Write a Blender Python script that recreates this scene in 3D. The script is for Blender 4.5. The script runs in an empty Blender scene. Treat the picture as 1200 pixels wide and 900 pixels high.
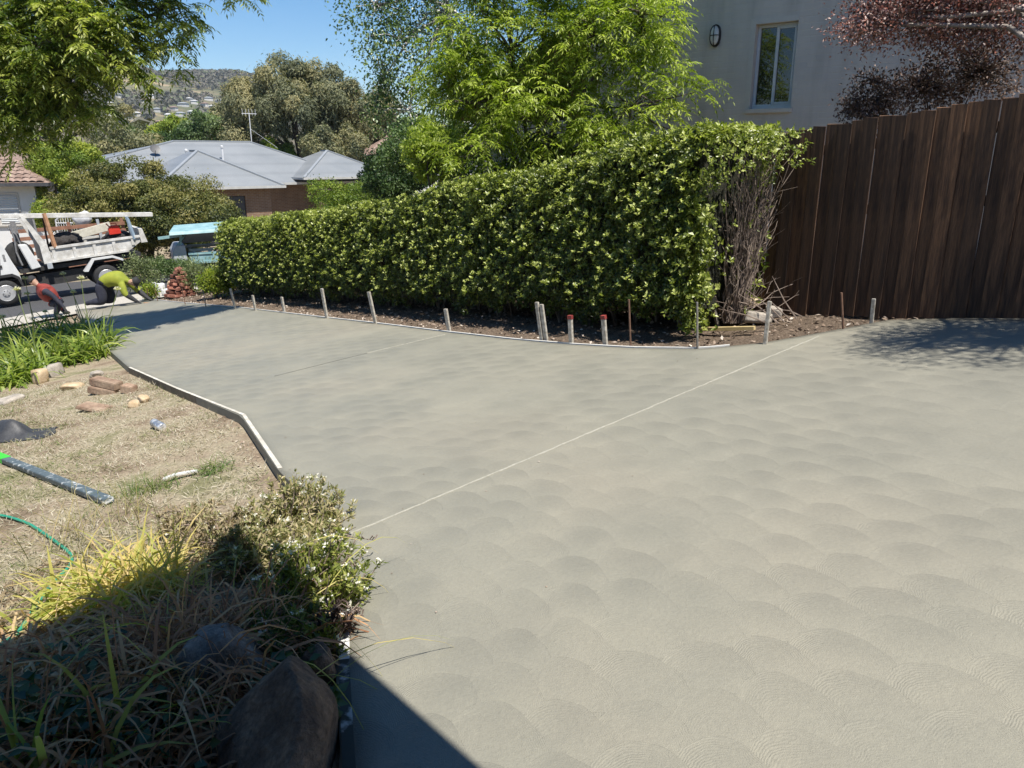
import bpy, bmesh, math, random
import numpy as np
from mathutils import Vector, Matrix
rnd = random.Random(7)
rng = np.random.default_rng(11)
SC = bpy.context.scene
COL = SC.collection

# ------------------------------------------------------------------ camera, sky, sun
EYE = 1.72
PITCH = math.radians(16.5)
FPX = 901.0
cam = bpy.data.cameras.new('camera')
cam.sensor_width = 36.0
cam.lens = 36.0 * FPX / 1200.0
cam.clip_start = 0.05
cam.clip_end = 12000
camo = bpy.data.objects.new('camera', cam)
COL.objects.link(camo)
camo.location = (0, 0, EYE)
camo.rotation_euler = (math.pi / 2 - PITCH, 0, 0)
SC.camera = camo

SUN_EL = math.radians(64)
SUN_H = np.array([.62, -.785]); SUN_H /= np.linalg.norm(SUN_H)
SUN_V = np.array([SUN_H[0] * math.cos(SUN_EL), SUN_H[1] * math.cos(SUN_EL), math.sin(SUN_EL)])
w = bpy.data.worlds.new('World'); SC.world = w; w.use_nodes = True
nt = w.node_tree
bg = nt.nodes['Background']
sky = nt.nodes.new('ShaderNodeTexSky'); sky.sky_type = 'NISHITA'; sky.sun_disc = False
sky.sun_elevation = SUN_EL
sky.sun_rotation = math.atan2(SUN_H[0], SUN_H[1])
sky.altitude = 600; sky.air_density = 1.0; sky.dust_density = 0.15; sky.ozone_density = 3.0
hsv = nt.nodes.new('ShaderNodeHueSaturation'); hsv.inputs['Saturation'].default_value = 1.3
nt.links.new(sky.outputs[0], hsv.inputs['Color']); nt.links.new(hsv.outputs[0], bg.inputs[0]); bg.inputs[1].default_value = 0.082
sl = bpy.data.lights.new('sun', 'SUN'); sl.energy = 5.0; sl.angle = math.radians(0.53); sl.color = (1, .95, .87)
so = bpy.data.objects.new('sun', sl); COL.objects.link(so)
so.rotation_euler = Vector(SUN_V).to_track_quat('Z', 'Y').to_euler()
so.location = (10, -12, 30)
SC.view_settings.view_transform = 'Standard'; SC.view_settings.look = 'None'
SC.view_settings.exposure = 0.8; SC.view_settings.gamma = 1.0
SC.render.engine = 'CYCLES'
SC.cycles.max_bounces = 6; SC.cycles.transparent_max_bounces = 6

# ------------------------------------------------------------------ terrain and measuring helpers
CP, SP = math.cos(PITCH), math.sin(PITCH)
def sstep(a, b, x):
    t = np.clip((np.asarray(x, float) - a) / (b - a), 0, 1); return t * t * (3 - 2 * t)
AZ = np.array([-180, -60, -45, -34, -28.5, -25, -22.4, -18.5, -15, -10, 0, 30, 60, 180.])
HH = np.array([60, 120, 160, 172, 168, 150, 143, 138, 118, 80, 50, 40, 50, 60.])
def hillz(x, y):
    r = np.hypot(x, y); az = np.degrees(np.arctan2(x, y))
    h = np.interp(az, AZ, HH)
    n = 1 + .06 * np.sin(x * .011 + 1.3) * np.sin(y * .009) + .03 * np.sin(x * .031 + y * .022)
    return sstep(300, 1500, r) ** 1.25 * h * n - 17 * sstep(60, 330, r) * (1 - .6 * sstep(300, 900, r))
def g(x, y):
    x = np.asarray(x, float); y = np.asarray(y, float)
    S = np.clip(-.62 * x + .78 * y, -40, 60); C = np.clip(.78 * x + .62 * y, -60, 60)
    k = 1.2
    S2 = -k * np.logaddexp(-S / k, -23.8 / k)
    C2 = -k * np.logaddexp(-C / k, -11 / k)
    C2 = k * np.logaddexp(C2 / k, -9 / k)
    return -.1145 * S2 + .0917 * C2 * (1 - sstep(24, 34, S))
def bed(x, y):
    return .30 * np.exp(-(((x + 2.0) / 1.0) ** 2 + ((y - 2.2) / 1.25) ** 2))
def gz(x, y):            # top of the soil
    return g(x, y) - .085 + bed(x, y) + hillz(x, y)
def ray(px, py):
    xr = (px - 600) / FPX; u = (450 - py) / FPX
    return np.array([xr, CP + u * SP, -SP + u * CP])
def G(px, py, fn=g):     # where a sight line meets the ground
    r = ray(px, py); ts = np.arange(.5, 90, .01)
    d = r[2] * ts + EYE - fn(r[0] * ts, r[1] * ts)
    i = int(np.argmax(d < 0))
    q = r * ts[i]
    return np.array([q[0], q[1], float(fn(q[0], q[1]))])
def at(px, py, y):       # a point on a sight line at distance y
    r = ray(px, py); q = r * (y / r[1]); return np.array([q[0], q[1], q[2] + EYE])

# ------------------------------------------------------------------ objects
def setp(o, label=None, cat=None, group=None, kind=None):
    if label: o['label'] = label
    if cat: o['category'] = cat
    if group: o['group'] = group
    if kind: o['kind'] = kind
    return o
def thing(name, label, cat, loc=(0, 0, 0), rot=(0, 0, 0), group=None):
    o = bpy.data.objects.new(name, None); o.empty_display_size = .2
    COL.objects.link(o); o.location = loc; o.rotation_euler = rot
    return setp(o, label, cat, group)
def link(name, me, parent=None):
    o = bpy.data.objects.new(name, me); COL.objects.link(o)
    if parent is not None: o.parent = parent
    return o
def rootof(o):
    while o.parent is not None: o = o.parent
    return o
def mesh_np(name, V, F, m, parent=None, tint=None, smooth=False, local=False, midx=None):
    V = np.asarray(V, np.float32).reshape(-1, 3)
    if parent is not None and not local:
        V = V - np.array(rootof(parent).location, np.float32)
    me = bpy.data.meshes.new(name)
    if isinstance(F, np.ndarray):
        k = F.shape[1]; nf = len(F)
        me.vertices.add(len(V)); me.vertices.foreach_set('co', V.ravel())
        me.loops.add(nf * k); me.loops.foreach_set('vertex_index', F.astype(np.int32).ravel())
        me.polygons.add(nf); me.polygons.foreach_set('loop_start', np.arange(0, nf * k, k, dtype=np.int32))
        me.update(calc_edges=True)
    else:
        me.from_pydata([tuple(v) for v in V.tolist()], [], F); me.update()
    if tint is not None:
        a = me.attributes.new('tint', 'FLOAT', 'POINT'); a.data.foreach_set('value', np.asarray(tint, np.float32))
    for mm in (m if isinstance(m, (list, tuple)) else [m]): me.materials.append(mm)
    if midx is not None: me.polygons.foreach_set('material_index', np.asarray(midx, np.int32))
    if smooth: me.polygons.foreach_set('use_smooth', np.ones(len(me.polygons), bool))
    me.validate()
    return link(name, me, parent)
class MB:
    def __init__(s): s.v = []; s.f = []; s.mi = []; s.cur = 0
    def add(s, V, F):
        o = len(s.v); s.v += [tuple(map(float, q)) for q in V]
        for f in F: s.f.append([i + o for i in f]); s.mi.append(s.cur)
        return s
    def box(s, c, d, rot=None, taper=1.0):
        x, y, z = d[0] / 2, d[1] / 2, d[2] / 2
        V = [(sx * x * (taper if sz > 0 else 1), sy * y * (taper if sz > 0 else 1), sz * z) for sz in (-1, 1) for sy in (-1, 1) for sx in (-1, 1)]
        if rot is not None: V = [tuple(rot @ Vector(q)) for q in V]
        V = [(a + c[0], b + c[1], e + c[2]) for a, b, e in V]
        return s.add(V, [(0, 2, 3, 1), (4, 5, 7, 6), (0, 1, 5, 4), (2, 6, 7, 3), (0, 4, 6, 2), (1, 3, 7, 5)])
    def b2(s, x0, x1, y0, y1, z0, z1):
        return s.box(((x0 + x1) / 2, (y0 + y1) / 2, (z0 + z1) / 2), (x1 - x0, y1 - y0, z1 - z0))
    def bar(s, p, q, w_, h_, up=(0, 0, 1)):
        p, q = Vector(p), Vector(q); d = (q - p); L = d.length; d.normalize()
        sd = d.cross(Vector(up)); 
        if sd.length < 1e-4: sd = d.cross(Vector((1, 0, 0)))
        sd.normalize(); u = sd.cross(d)
        R = Matrix((d, sd, u)).transposed()
        return s.box((p + q) / 2, (L, w_, h_), R)
    def prism(s, poly, y0, y1):       # profile in x,z pushed along y
        n = len(poly)
        V = [(a, y0, b) for a, b in poly] + [(a, y1, b) for a, b in poly]
        return s.add(V, [list(range(n)), list(range(2 * n - 1, n - 1, -1))] + [(i, i + n, (i + 1) % n + n, (i + 1) % n) for i in range(n)])
    def tube(s, path, rad, k=6, cap=True):
        P = [Vector(q) for q in path]; n = len(P)
        if not hasattr(rad, '__len__'): rad = [rad] * n
        V = []; F = []
        ref = Vector((.31, .17, .93))
        for i, q in enumerate(P):
            d = (P[min(i + 1, n - 1)] - P[max(i - 1, 0)])
            if d.length < 1e-9: d = Vector((0, 0, 1))
            d.normalize()
            a = d.cross(ref)
            if a.length < .05: a = d.cross(Vector((1, 0, 0)))
            a.normalize(); b = d.cross(a)
            for j in range(k):
                t = 2 * math.pi * j / k
                V.append(q + (a * math.cos(t) + b * math.sin(t)) * rad[i])
        for i in range(n - 1):
            for j in range(k):
                F.append((i * k + j, i * k + (j + 1) % k, (i + 1) * k + (j + 1) % k, (i + 1) * k + j))
        if cap: F += [list(range(k - 1, -1, -1)), [(n - 1) * k + j for j in range(k)]]
        return s.add(V, F)
    def lathe(s, prof, c, axis='z', k=20):
        V = []; F = []; n = len(prof)
        for r, h in prof:
            for j in range(k):
                t = 2 * math.pi * j / k; a, b = r * math.cos(t), r * math.sin(t)
                q = (a, b, h) if axis == 'z' else ((a, h, b) if axis == 'y' else (h, a, b))
                V.append((q[0] + c[0], q[1] + c[1], q[2] + c[2]))
        for i in range(n - 1):
            for j in range(k): F.append((i * k + j, i * k + (j + 1) % k, (i + 1) * k + (j + 1) % k, (i + 1) * k + j))
        F += [list(range(k)), [(n - 1) * k + j for j in range(k)]]
        return s.add(V, F)
    def build(s, name, m, parent=None, local=False, smooth=False, bevel=0):
        o = mesh_np(name, np.array(s.v), s.f, m, parent, local=local, smooth=smooth, midx=s.mi)
        bm = bmesh.new(); bm.from_mesh(o.data); bmesh.ops.recalc_face_normals(bm, faces=bm.faces)
        if bevel:
            bmesh.ops.bevel(bm, geom=[e for e in bm.edges if len(e.link_faces) == 2 and e.calc_face_angle(0) > .5], offset=bevel, segments=2, affect='EDGES', clamp_overlap=True)
        bm.to_mesh(o.data); bm.free()
        return o
def copy_tree(o, parent=None):
    c = o.copy(); COL.objects.link(c)
    if parent is not None: c.parent = parent
    for ch in list(o.children): copy_tree(ch, c)
    return c

# ------------------------------------------------------------------ materials
MAT = {}
def newmat(name):
    m = bpy.data.materials.new(name); m.use_nodes = True
    MAT[name] = m
    return m, m.node_tree, m.node_tree.nodes['Principled BSDF']
def noise(t, scale, detail=4, rough=.55, coord=None, dist=0):
    n = t.nodes.new('ShaderNodeTexNoise'); n.inputs['Scale'].default_value = scale
    n.inputs['Detail'].default_value = detail; n.inputs['Roughness'].default_value = rough; n.inputs['Distortion'].default_value = dist
    if coord is not None: t.links.new(coord, n.inputs['Vector'])
    return n
def ramp(t, fac, stops):
    r = t.nodes.new('ShaderNodeValToRGB'); el = r.color_ramp.elements
    while len(el) < len(stops): el.new(.5)
    for e, (p, c) in zip(el, stops): e.position = p; e.color = (*c, 1)
    t.links.new(fac, r.inputs[0]); return r
def pos(t, obj=False, scale=None):
    c = t.nodes.new('ShaderNodeTexCoord').outputs['Object'] if obj else t.nodes.new('ShaderNodeNewGeometry').outputs['Position']
    if scale:
        mp = t.nodes.new('ShaderNodeMapping'); mp.inputs['Scale'].default_value = scale
        t.links.new(c, mp.inputs['Vector']); c = mp.outputs[0]
    return c
def mix(t, fac, a, b, mode='MIX'):
    n = t.nodes.new('ShaderNodeMix'); n.data_type = 'RGBA'; n.blend_type = mode
    for i, v in ((0, fac), (6, a), (7, b)):
        if isinstance(v, (int, float)): n.inputs[i].default_value = v
        elif isinstance(v, tuple): n.inputs[i].default_value = (*v, 1) if len(v) == 3 else v
        else: t.links.new(v, n.inputs[i])
    return n.outputs[2]
def bump(t, b, h, strength, dist):
    n = t.nodes.new('ShaderNodeBump'); n.inputs['Strength'].default_value = strength; n.inputs['Distance'].default_value = dist
    t.links.new(h, n.inputs['Height']); t.links.new(n.outputs[0], b.inputs['Normal']); return n
def mat(name, c1, c2=None, scale=8, rough=.7, bs=0, bd=.01, metal=0, detail=5, obj=False, stretch=None, spec=.5, objvar=0, lo=.35, hi=.65, fine=0):
    c1 = tuple(.84 * q for q in c1); c2 = tuple(.84 * q for q in c2) if c2 else c1
    m, t, b = newmat(name)
    b.inputs['Roughness'].default_value = rough; b.inputs['Metallic'].default_value = metal
    b.inputs['Specular IOR Level'].default_value = spec
    c = pos(t, obj, stretch)
    n = noise(t, scale, detail, .6, c)
    r = ramp(t, n.outputs[0], [(lo, c1), (hi, c2 or c1)])
    out = r.outputs[0]
    if fine:
        n2 = noise(t, scale * 9, 3, .7, c)
        r2 = ramp(t, n2.outputs[0], [(.3, (1 - fine,) * 3), (.7, (1 + fine,) * 3)])
        out = mix(t, 1.0, out, r2.outputs[0], 'MULTIPLY')
    if objvar:
        oi = t.nodes.new('ShaderNodeObjectInfo')
        r3 = ramp(t, oi.outputs['Random'], [(0, (1 - objvar,) * 3), (1, (1 + objvar,) * 3)])
        out = mix(t, 1.0, out, r3.outputs[0], 'MULTIPLY')
    t.links.new(out, b.inputs['Base Color'])
    if bs: 
        n3 = noise(t, scale * 4, 6, .65, c)
        bump(t, b, n3.outputs[0], bs, bd)
    return m
def leafmat(name, stops, trans=.35, rough=.5, spec=.35, tcol=None):
    m, t, b = newmat(name)
    a = t.nodes.new('ShaderNodeAttribute'); a.attribute_name = 'tint'
    r = ramp(t, a.outputs['Fac'], stops)
    t.links.new(r.outputs[0], b.inputs['Base Color'])
    b.inputs['Roughness'].default_value = rough; b.inputs['Specular IOR Level'].default_value = spec
    if trans:
        tr = t.nodes.new('ShaderNodeBsdfTranslucent')
        cc = mix(t, 1.0, r.outputs[0], tcol or (1.5, 1.7, .7), 'MULTIPLY')
        t.links.new(cc, tr.inputs['Color'])
        ms = t.nodes.new('ShaderNodeMixShader'); ms.inputs[0].default_value = trans
        t.links.new(b.outputs[0], ms.inputs[1]); t.links.new(tr.outputs[0], ms.inputs[2])
        t.links.new(ms.outputs[0], t.nodes['Material Output'].inputs['Surface'])
    return m
class NM:                       # math on node sockets
    def __init__(s, t): s.t = t
    def m(s, op, a, b=None, c=None):
        n = s.t.nodes.new('ShaderNodeMath'); n.operation = op
        for i, v in enumerate((a, b, c)):
            if v is None: continue
            if isinstance(v, (int, float)): n.inputs[i].default_value = v
            else: s.t.links.new(v, n.inputs[i])
        return n.outputs[0]
    def mixf(s, f, a, b):
        n = s.t.nodes.new('ShaderNodeMix'); n.data_type = 'FLOAT'
        for i, v in ((0, f), (2, a), (3, b)):
            if isinstance(v, (int, float)): n.inputs[i].default_value = v
            else: s.t.links.new(v, n.inputs[i])
        return n.outputs[0]

def concrete_mat():
    m, t, b = newmat('floated_concrete')
    N = NM(t); p = pos(t)
    wn = noise(t, 1.1, 3, .5, p)
    wv = t.nodes.new('ShaderNodeVectorMath'); wv.operation = 'MULTIPLY_ADD'
    t.links.new(wn.outputs['Color'], wv.inputs[0]); wv.inputs[1].default_value = (.22, .22, 0); t.links.new(p, wv.inputs[2])
    wn2 = noise(t, 6, 2, .5, p)
    wv2 = t.nodes.new('ShaderNodeVectorMath'); wv2.operation = 'MULTIPLY_ADD'
    t.links.new(wn2.outputs['Color'], wv2.inputs[0]); wv2.inputs[1].default_value = (.03, .03, 0); t.links.new(wv.outputs[0], wv2.inputs[2])
    sx = t.nodes.new('ShaderNodeSeparateXYZ'); t.links.new(wv2.outputs[0], sx.inputs[0])
    X, Y = sx.outputs[0], sx.outputs[1]
    # the far bays were swept along the drive: turn the rows there
    side = N.m('GREATER_THAN', N.m('SUBTRACT', Y, N.m('MULTIPLY_ADD', X, .80, 4.50)), 0)
    th = math.radians(24)
    U = N.mixf(side, X, N.m('ADD', N.m('MULTIPLY', X, math.cos(th)), N.m('MULTIPLY', Y, math.sin(th))))
    Vv = N.mixf(side, Y, N.m('SUBTRACT', N.m('MULTIPLY', Y, math.cos(th)), N.m('MULTIPLY', X, math.sin(th))))
    du, dv, R = .235, .25, .345
    iv = N.m('FLOOR', N.m('DIVIDE', Vv, dv))
    rx = ry = sel = None
    # lowest priority first: own row right to left, then the nearer row right to left
    for (dj, di) in ((0, 2), (0, 1), (0, 0), (0, -1), (-1, 2), (-1, 1), (-1, 0), (-1, -1)):
        j = N.m('ADD', iv, dj)
        wno = t.nodes.new('ShaderNodeTexWhiteNoise'); wno.noise_dimensions = '1D'; t.links.new(j, wno.inputs['W'])
        off = N.m('ADD', N.m('MULTIPLY', wno.outputs['Value'], du * .22), N.m('MULTIPLY', j, du * .13))
        uu = N.m('SUBTRACT', U, off)
        i = N.m('ADD', N.m('FLOOR', N.m('DIVIDE', uu, du)), di)
        dx = N.m('SUBTRACT', uu, N.m('MULTIPLY', i, du)); dy = N.m('SUBTRACT', Vv, N.m('MULTIPLY', j, dv))
        idn = N.m('ADD', N.m('MULTIPLY', i, 13.37), N.m('MULTIPLY', j, 7.77))
        w2 = t.nodes.new('ShaderNodeTexWhiteNoise'); w2.noise_dimensions = '1D'; t.links.new(idn, w2.inputs['W'])
        ds = N.m('MULTIPLY', dx, 1.82)
        rr = N.m('SQRT', N.m('ADD', N.m('MULTIPLY', ds, ds), N.m('MULTIPLY', dy, dy)))
        hit = N.m('LESS_THAN', rr, N.m('MULTIPLY_ADD', w2.outputs['Value'], .05, R - .045))
        if rx is None: rx, ry, sel, rdy = dx, rr, w2.outputs['Value'], dy
        else: rx = N.mixf(hit, rx, dx); rdy = N.mixf(hit, rdy, dy); ry = N.mixf(hit, ry, rr); sel = N.mixf(hit, sel, w2.outputs['Value'])
    r = ry
    gn = noise(t, 14, 4, .6, p)
    gr = N.m('SINE', N.m('ADD', N.m('MULTIPLY', r, 2 * math.pi / .0125), N.m('MULTIPLY', gn.outputs[0], 24)))
    amp = noise(t, 2.3, 3, .5, p)
    ga = N.m('MULTIPLY', sstepn(t, amp.outputs[0], .36, .60), N.m('MULTIPLY', sstepn(t, r, .08, .28), .00036))
    fn_ = noise(t, 160, 3, .6, p)
    rid = sstepn(t, r, .29, .34)
    h = N.m('ADD', N.m('MULTIPLY', gr, ga), N.m('MULTIPLY', rid, .0016))
    h = N.m('ADD', h, N.m('MULTIPLY', N.m('MULTIPLY', r, r), -.020))
    h = N.m('ADD', h, N.m('MULTIPLY', fn_.outputs[0], .0016))
    sg_ = noise(t, 330, 2, .7, p); h = N.m('ADD', h, N.m('MULTIPLY', sg_.outputs[0], .0014))
    md_ = noise(t, 38, 4, .65, p); h = N.m('ADD', h, N.m('MULTIPLY', md_.outputs[0], .0022))
    bn = bump(t, b, h, 1.0, 1.0)
    # colour: damp and dry cement, large soft patches
    c1 = noise(t, .35, 3, .5, p); c2 = noise(t, 2.2, 5, .6, p)
    col = ramp(t, c1.outputs[0], [(.35, (.214, .207, .171)), (.5, (.237, .226, .183)), (.68, (.253, .233, .186))]).outputs[0]
    col = mix(t, 1.0, col, ramp(t, c2.outputs[0], [(.3, (.92, .93, .935)), (.7, (1.06, 1.055, 1.035))]).outputs[0], 'MULTIPLY')
    col = mix(t, 1.0, col, ramp(t, sel, [(0, (.985, .985, .985)), (1, (1.012, 1.012, 1.01))]).outputs[0], 'MULTIPLY')
    sweep_dark = N.m('MULTIPLY', sstepn(t, rdy, .02, .26), sstepn(t, rx, -.13, .06))      # darker crescent towards the upper right of each float sweep
    sweep_dark = N.m('MULTIPLY', sweep_dark, sstepn(t, noise(t, .9, 2, .5, p).outputs[0], .30, .60))
    col = mix(t, 1.0, col, ramp(t, sweep_dark, [(.0, (1.02, 1.02, 1.02)), (1.0, (.885, .89, .90))]).outputs[0], 'MULTIPLY')
    grit = noise(t, 70, 4, .7, p); col = mix(t, 1.0, col, ramp(t, grit.outputs[0], [(.3, (.92, .92, .925)), (.7, (1.07, 1.07, 1.06))]).outputs[0], 'MULTIPLY')
    t.links.new(col, b.inputs['Base Color'])
    rg = ramp(t, c2.outputs[0], [(.3, (.50,) * 3), (.7, (.68,) * 3)])
    t.links.new(rg.outputs[0], b.inputs['Roughness']); b.inputs['Specular IOR Level'].default_value = .4
    return m
def sstepn(t, v, a, b_):
    n = t.nodes.new('ShaderNodeMapRange'); n.interpolation_type = 'SMOOTHSTEP'
    n.inputs['From Min'].default_value = a; n.inputs['From Max'].default_value = b_
    t.links.new(v, n.inputs['Value']); return n.outputs[0]

def ground_mat():
    m, t, b = newmat('dry_lawn_soil'); N = NM(t); p = pos(t)
    b.inputs['Roughness'].default_value = .95; b.inputs['Specular IOR Level'].default_value = .1
    a = noise(t, 1.6, 6, .62, p); f = noise(t, 45, 4, .7, p); c = noise(t, .5, 3, .5, p)
    near = ramp(t, a.outputs[0], [(.30, (.13, .095, .065)), (.44, (.26, .205, .15)), (.56, (.31, .265, .19)), (.66, (.18, .17, .095))]).outputs[0]
    near = mix(t, 1.0, near, ramp(t, f.outputs[0], [(.3, (.6, .6, .6)), (.7, (1.35, 1.35, 1.3))]).outputs[0], 'MULTIPLY')
    # hillside beyond: straw grass and grey-green scrub
    fa = noise(t, .012, 6, .65, p); fb = noise(t, .05, 4, .6, p)
    far = ramp(t, fa.outputs[0], [(.36, (.10, .095, .06)), (.52, (.20, .165, .10)), (.64, (.40, .30, .19))]).outputs[0]
    far = mix(t, ramp(t, fb.outputs[0], [(.42, (1, 1, 1)), (.6, (0, 0, 0))]).outputs[0], far, (.09, .10, .055))
    ln = t.nodes.new('ShaderNodeVectorMath'); ln.operation = 'LENGTH'; t.links.new(p, ln.inputs[0])
    col = mix(t, sstepn(t, ln.outputs['Value'], 60, 160), near, far)
    t.links.new(col, b.inputs['Base Color'])
    bump(t, b, f.outputs[0], .8, .02)
    return m

M_conc = concrete_mat()
M_ground = ground_mat()
M_mulch = mat('bark_mulch', (.09, .065, .048), (.30, .23, .17), 60, .95, .9, .02, spec=.1)
M_road = mat('road_asphalt', (.045, .046, .05), (.075, .075, .078), 30, .9, .4, .005)
M_path = mat('footpath_gravel', (.36, .33, .28), (.52, .49, .43), 25, .9, .4, .01)
M_form = mat('form_timber', (.46, .43, .36), (.66, .63, .56), 9, .85, .3, .004, fine=.15)
M_formshade = mat('form_timber_shade', (.17, .135, .09), (.28, .23, .16), 9, .9, .3, .004)  # darker copy of the form timber, shade of the side put into colour
M_plastic = mat('white_form_plastic', (.62, .61, .57), (.75, .74, .70), 12, .6, fine=.06)
M_stake = mat('weathered_stake', (.30, .27, .22), (.55, .52, .46), 30, .85, .4, .004, fine=.2)
M_red = mat('red_paint', (.20, .03, .03), (.34, .06, .05), 20, .6)
M_pale = mat('dark_stained_paling', (.034, .0155, .0075), (.150, .076, .036), 2.6, .8, .6, .005, obj=True, stretch=(7, 7, .5), objvar=.5, fine=.4)
M_rail = mat('fence_rail_timber', (.05, .03, .02), (.09, .055, .035), 6, .85)
M_wall = None

# ------------------------------------------------------------------ leaf builders
def nrm(a): return a / np.maximum(np.linalg.norm(a, axis=-1, keepdims=True), 1e-9)
def rdir(n): return nrm(rng.normal(size=(n, 3)))
def leaves(P, D, L, W, tint, up=None, fold=.18):
    """pointed leaf of two faces: base, left, tip, right"""
    n = len(P); D = nrm(D)
    if up is None: up = nrm(rng.normal(size=(n, 3)) * .6 + np.array([0, 0, 1.]))
    S = nrm(np.cross(D, up)); U = np.cross(S, D)
    L = np.broadcast_to(np.asarray(L, float), (n,))[:, None]; W = np.broadcast_to(np.asarray(W, float), (n,))[:, None]
    mid = P + D * L * .45 + U * W * fold
    V = np.stack([P, mid - S * W * .5, P + D * L, mid + S * W * .5], 1).reshape(-1, 3)
    b_ = np.arange(n)[:, None] * 4
    F = np.concatenate([b_ + np.array([[0, 2, 1]]), b_ + np.array([[0, 3, 2]])], 0)
    return V, F, np.repeat(np.broadcast_to(tint, (n,)), 4)
def blades(P, D, L, W, droop, tint, segs=4, flat=None, tipw=.08):
    """arching strap leaves"""
    n = len(P); D = nrm(D); L = np.broadcast_to(np.asarray(L, float), (n,)); W = np.broadcast_to(np.asarray(W, float), (n,)); droop = np.broadcast_to(np.asarray(droop, float), (n,))
    S = nrm(np.cross(D, np.array([0, 0, 1.])) + rng.normal(size=(n, 3)) * .25)
    rows = []; q = P.copy(); d = D.copy()
    for i in range(segs + 1):
        t = i / segs; ww = W * (tipw + (1 - tipw) * (1 - t) ** .6) * (1 if i else .75) * .5
        rows += [q - S * ww[:, None], q + S * ww[:, None]]
        q = q + d * (L / segs)[:, None]
        d = nrm(d + np.array([0, 0, -1.]) * (droop / segs * (1 + t))[:, None])
    V = np.stack(rows, 1).reshape(-1, 3); k = 2 * (segs + 1)
    b_ = np.arange(n)[:, None] * k
    F = np.concatenate([b_ + np.array([[2 * i, 2 * i + 1, 2 * i + 3, 2 * i + 2]]) for i in range(segs)], 0)
    return V, F, np.repeat(np.broadcast_to(tint, (n,)), k)
def pinnate(P, D, L, npair, ll, lw, tint, droop=.5):
    """compound leaves: leaflets in pairs along a drooping stalk"""
    n = len(P); D = nrm(D)
    S = nrm(np.cross(D, np.array([0, 0, 1.])) + rng.normal(size=(n, 3)) * .3)
    Vs, Fs, Ts = [], [], []; o = 0
    L = np.broadcast_to(np.asarray(L, float), (n,))
    for k in range(npair + 1):
        t = .22 + .78 * k / npair
        q = P + D * (L * t)[:, None] + np.array([0, 0, -1.]) * (L * droop * t * t)[:, None]
        tang = nrm(D + np.array([0, 0, -1.]) * (2 * droop * t))
        sc = 1 - .45 * abs(t - .55)
        for sg in ((-1, 1) if k < npair else (0,)):
            dd = nrm(tang * (.55 if sg else 1) + S * sg * .85 + np.array([0, 0, -.28]) + rng.normal(size=(n, 3)) * .10)
            v, f, tt = leaves(q, dd, ll * sc * rng.uniform(.8, 1.15, n), lw * sc, np.clip(tint + rng.normal(0, .06, n), 0, 1), up=nrm(np.array([0, 0, 1.]) + rng.normal(size=(n, 3)) * .35))
            Vs.append(v); Fs.append(f + o); Ts.append(tt); o += len(v)
    return np.concatenate(Vs), np.concatenate(Fs), np.concatenate(Ts)
def join(parts):
    o = 0; V, F, T = [], [], []
    for v, f, t in parts: V.append(v); F.append(f + o); T.append(t); o += len(v)
    return np.concatenate(V), np.concatenate(F), np.concatenate(T)
def lobe_clusters(lobes, k, shell=.45):
    """cluster centres near the surface of a set of ellipsoids (cx,cy,cz,rx,ry,rz)"""
    lobes = np.asarray(lobes, float); wgt = (lobes[:, 3] * lobes[:, 5]); wgt /= wgt.sum()
    i = rng.choice(len(lobes), k, p=wgt); d = rdir(k); r = rng.uniform(0, 1, k) ** shell
    Lb = lobes[i]
    return Lb[:, :3] + d * r[:, None] * Lb[:, 3:6], d
def skeleton(mb, base, lobes, r0, clusters=None, ntw=60, wob=.06, ttw=.012, fork=None):
    base = np.array(base, float); lobes = np.asarray(lobes, float)
    cz = lobes[:, 2].min(); fork = np.array(fork, float) if fork is not None else base + (lobes[:, :3].mean(0) - base) * .45
    pts = [base + (fork - base) * t + rng.normal(0, wob, 3) * (0 < t < 1) for t in np.linspace(0, 1, 5)]
    mb.tube(pts, [r0 * (1.25 - .55 * t) for t in np.linspace(0, 1, 5)], 9)
    for Lb in lobes:
        c = Lb[:3]; mid = (fork + c) / 2 + np.array([0, 0, .12 * np.linalg.norm(c - fork)]) + rng.normal(0, wob, 3)
        mb.tube([fork, (fork + mid) / 2 + rng.normal(0, wob * .5, 3), mid, (mid + c) / 2 + rng.normal(0, wob, 3), c], [r0 * .6, r0 * .45, r0 * .33, r0 * .25, r0 * .16], 6)
    if clusters is not None:
        for q in clusters[rng.choice(len(clusters), min(ntw, len(clusters)), replace=False)]:
            j = np.argmin(((lobes[:, :3] - q) ** 2).sum(1)); c = lobes[j, :3]
            mb.tube([c, (c + q) / 2 + rng.normal(0, wob, 3), q], [ttw * 1.5, ttw, ttw * .4], 4, cap=False)
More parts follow.
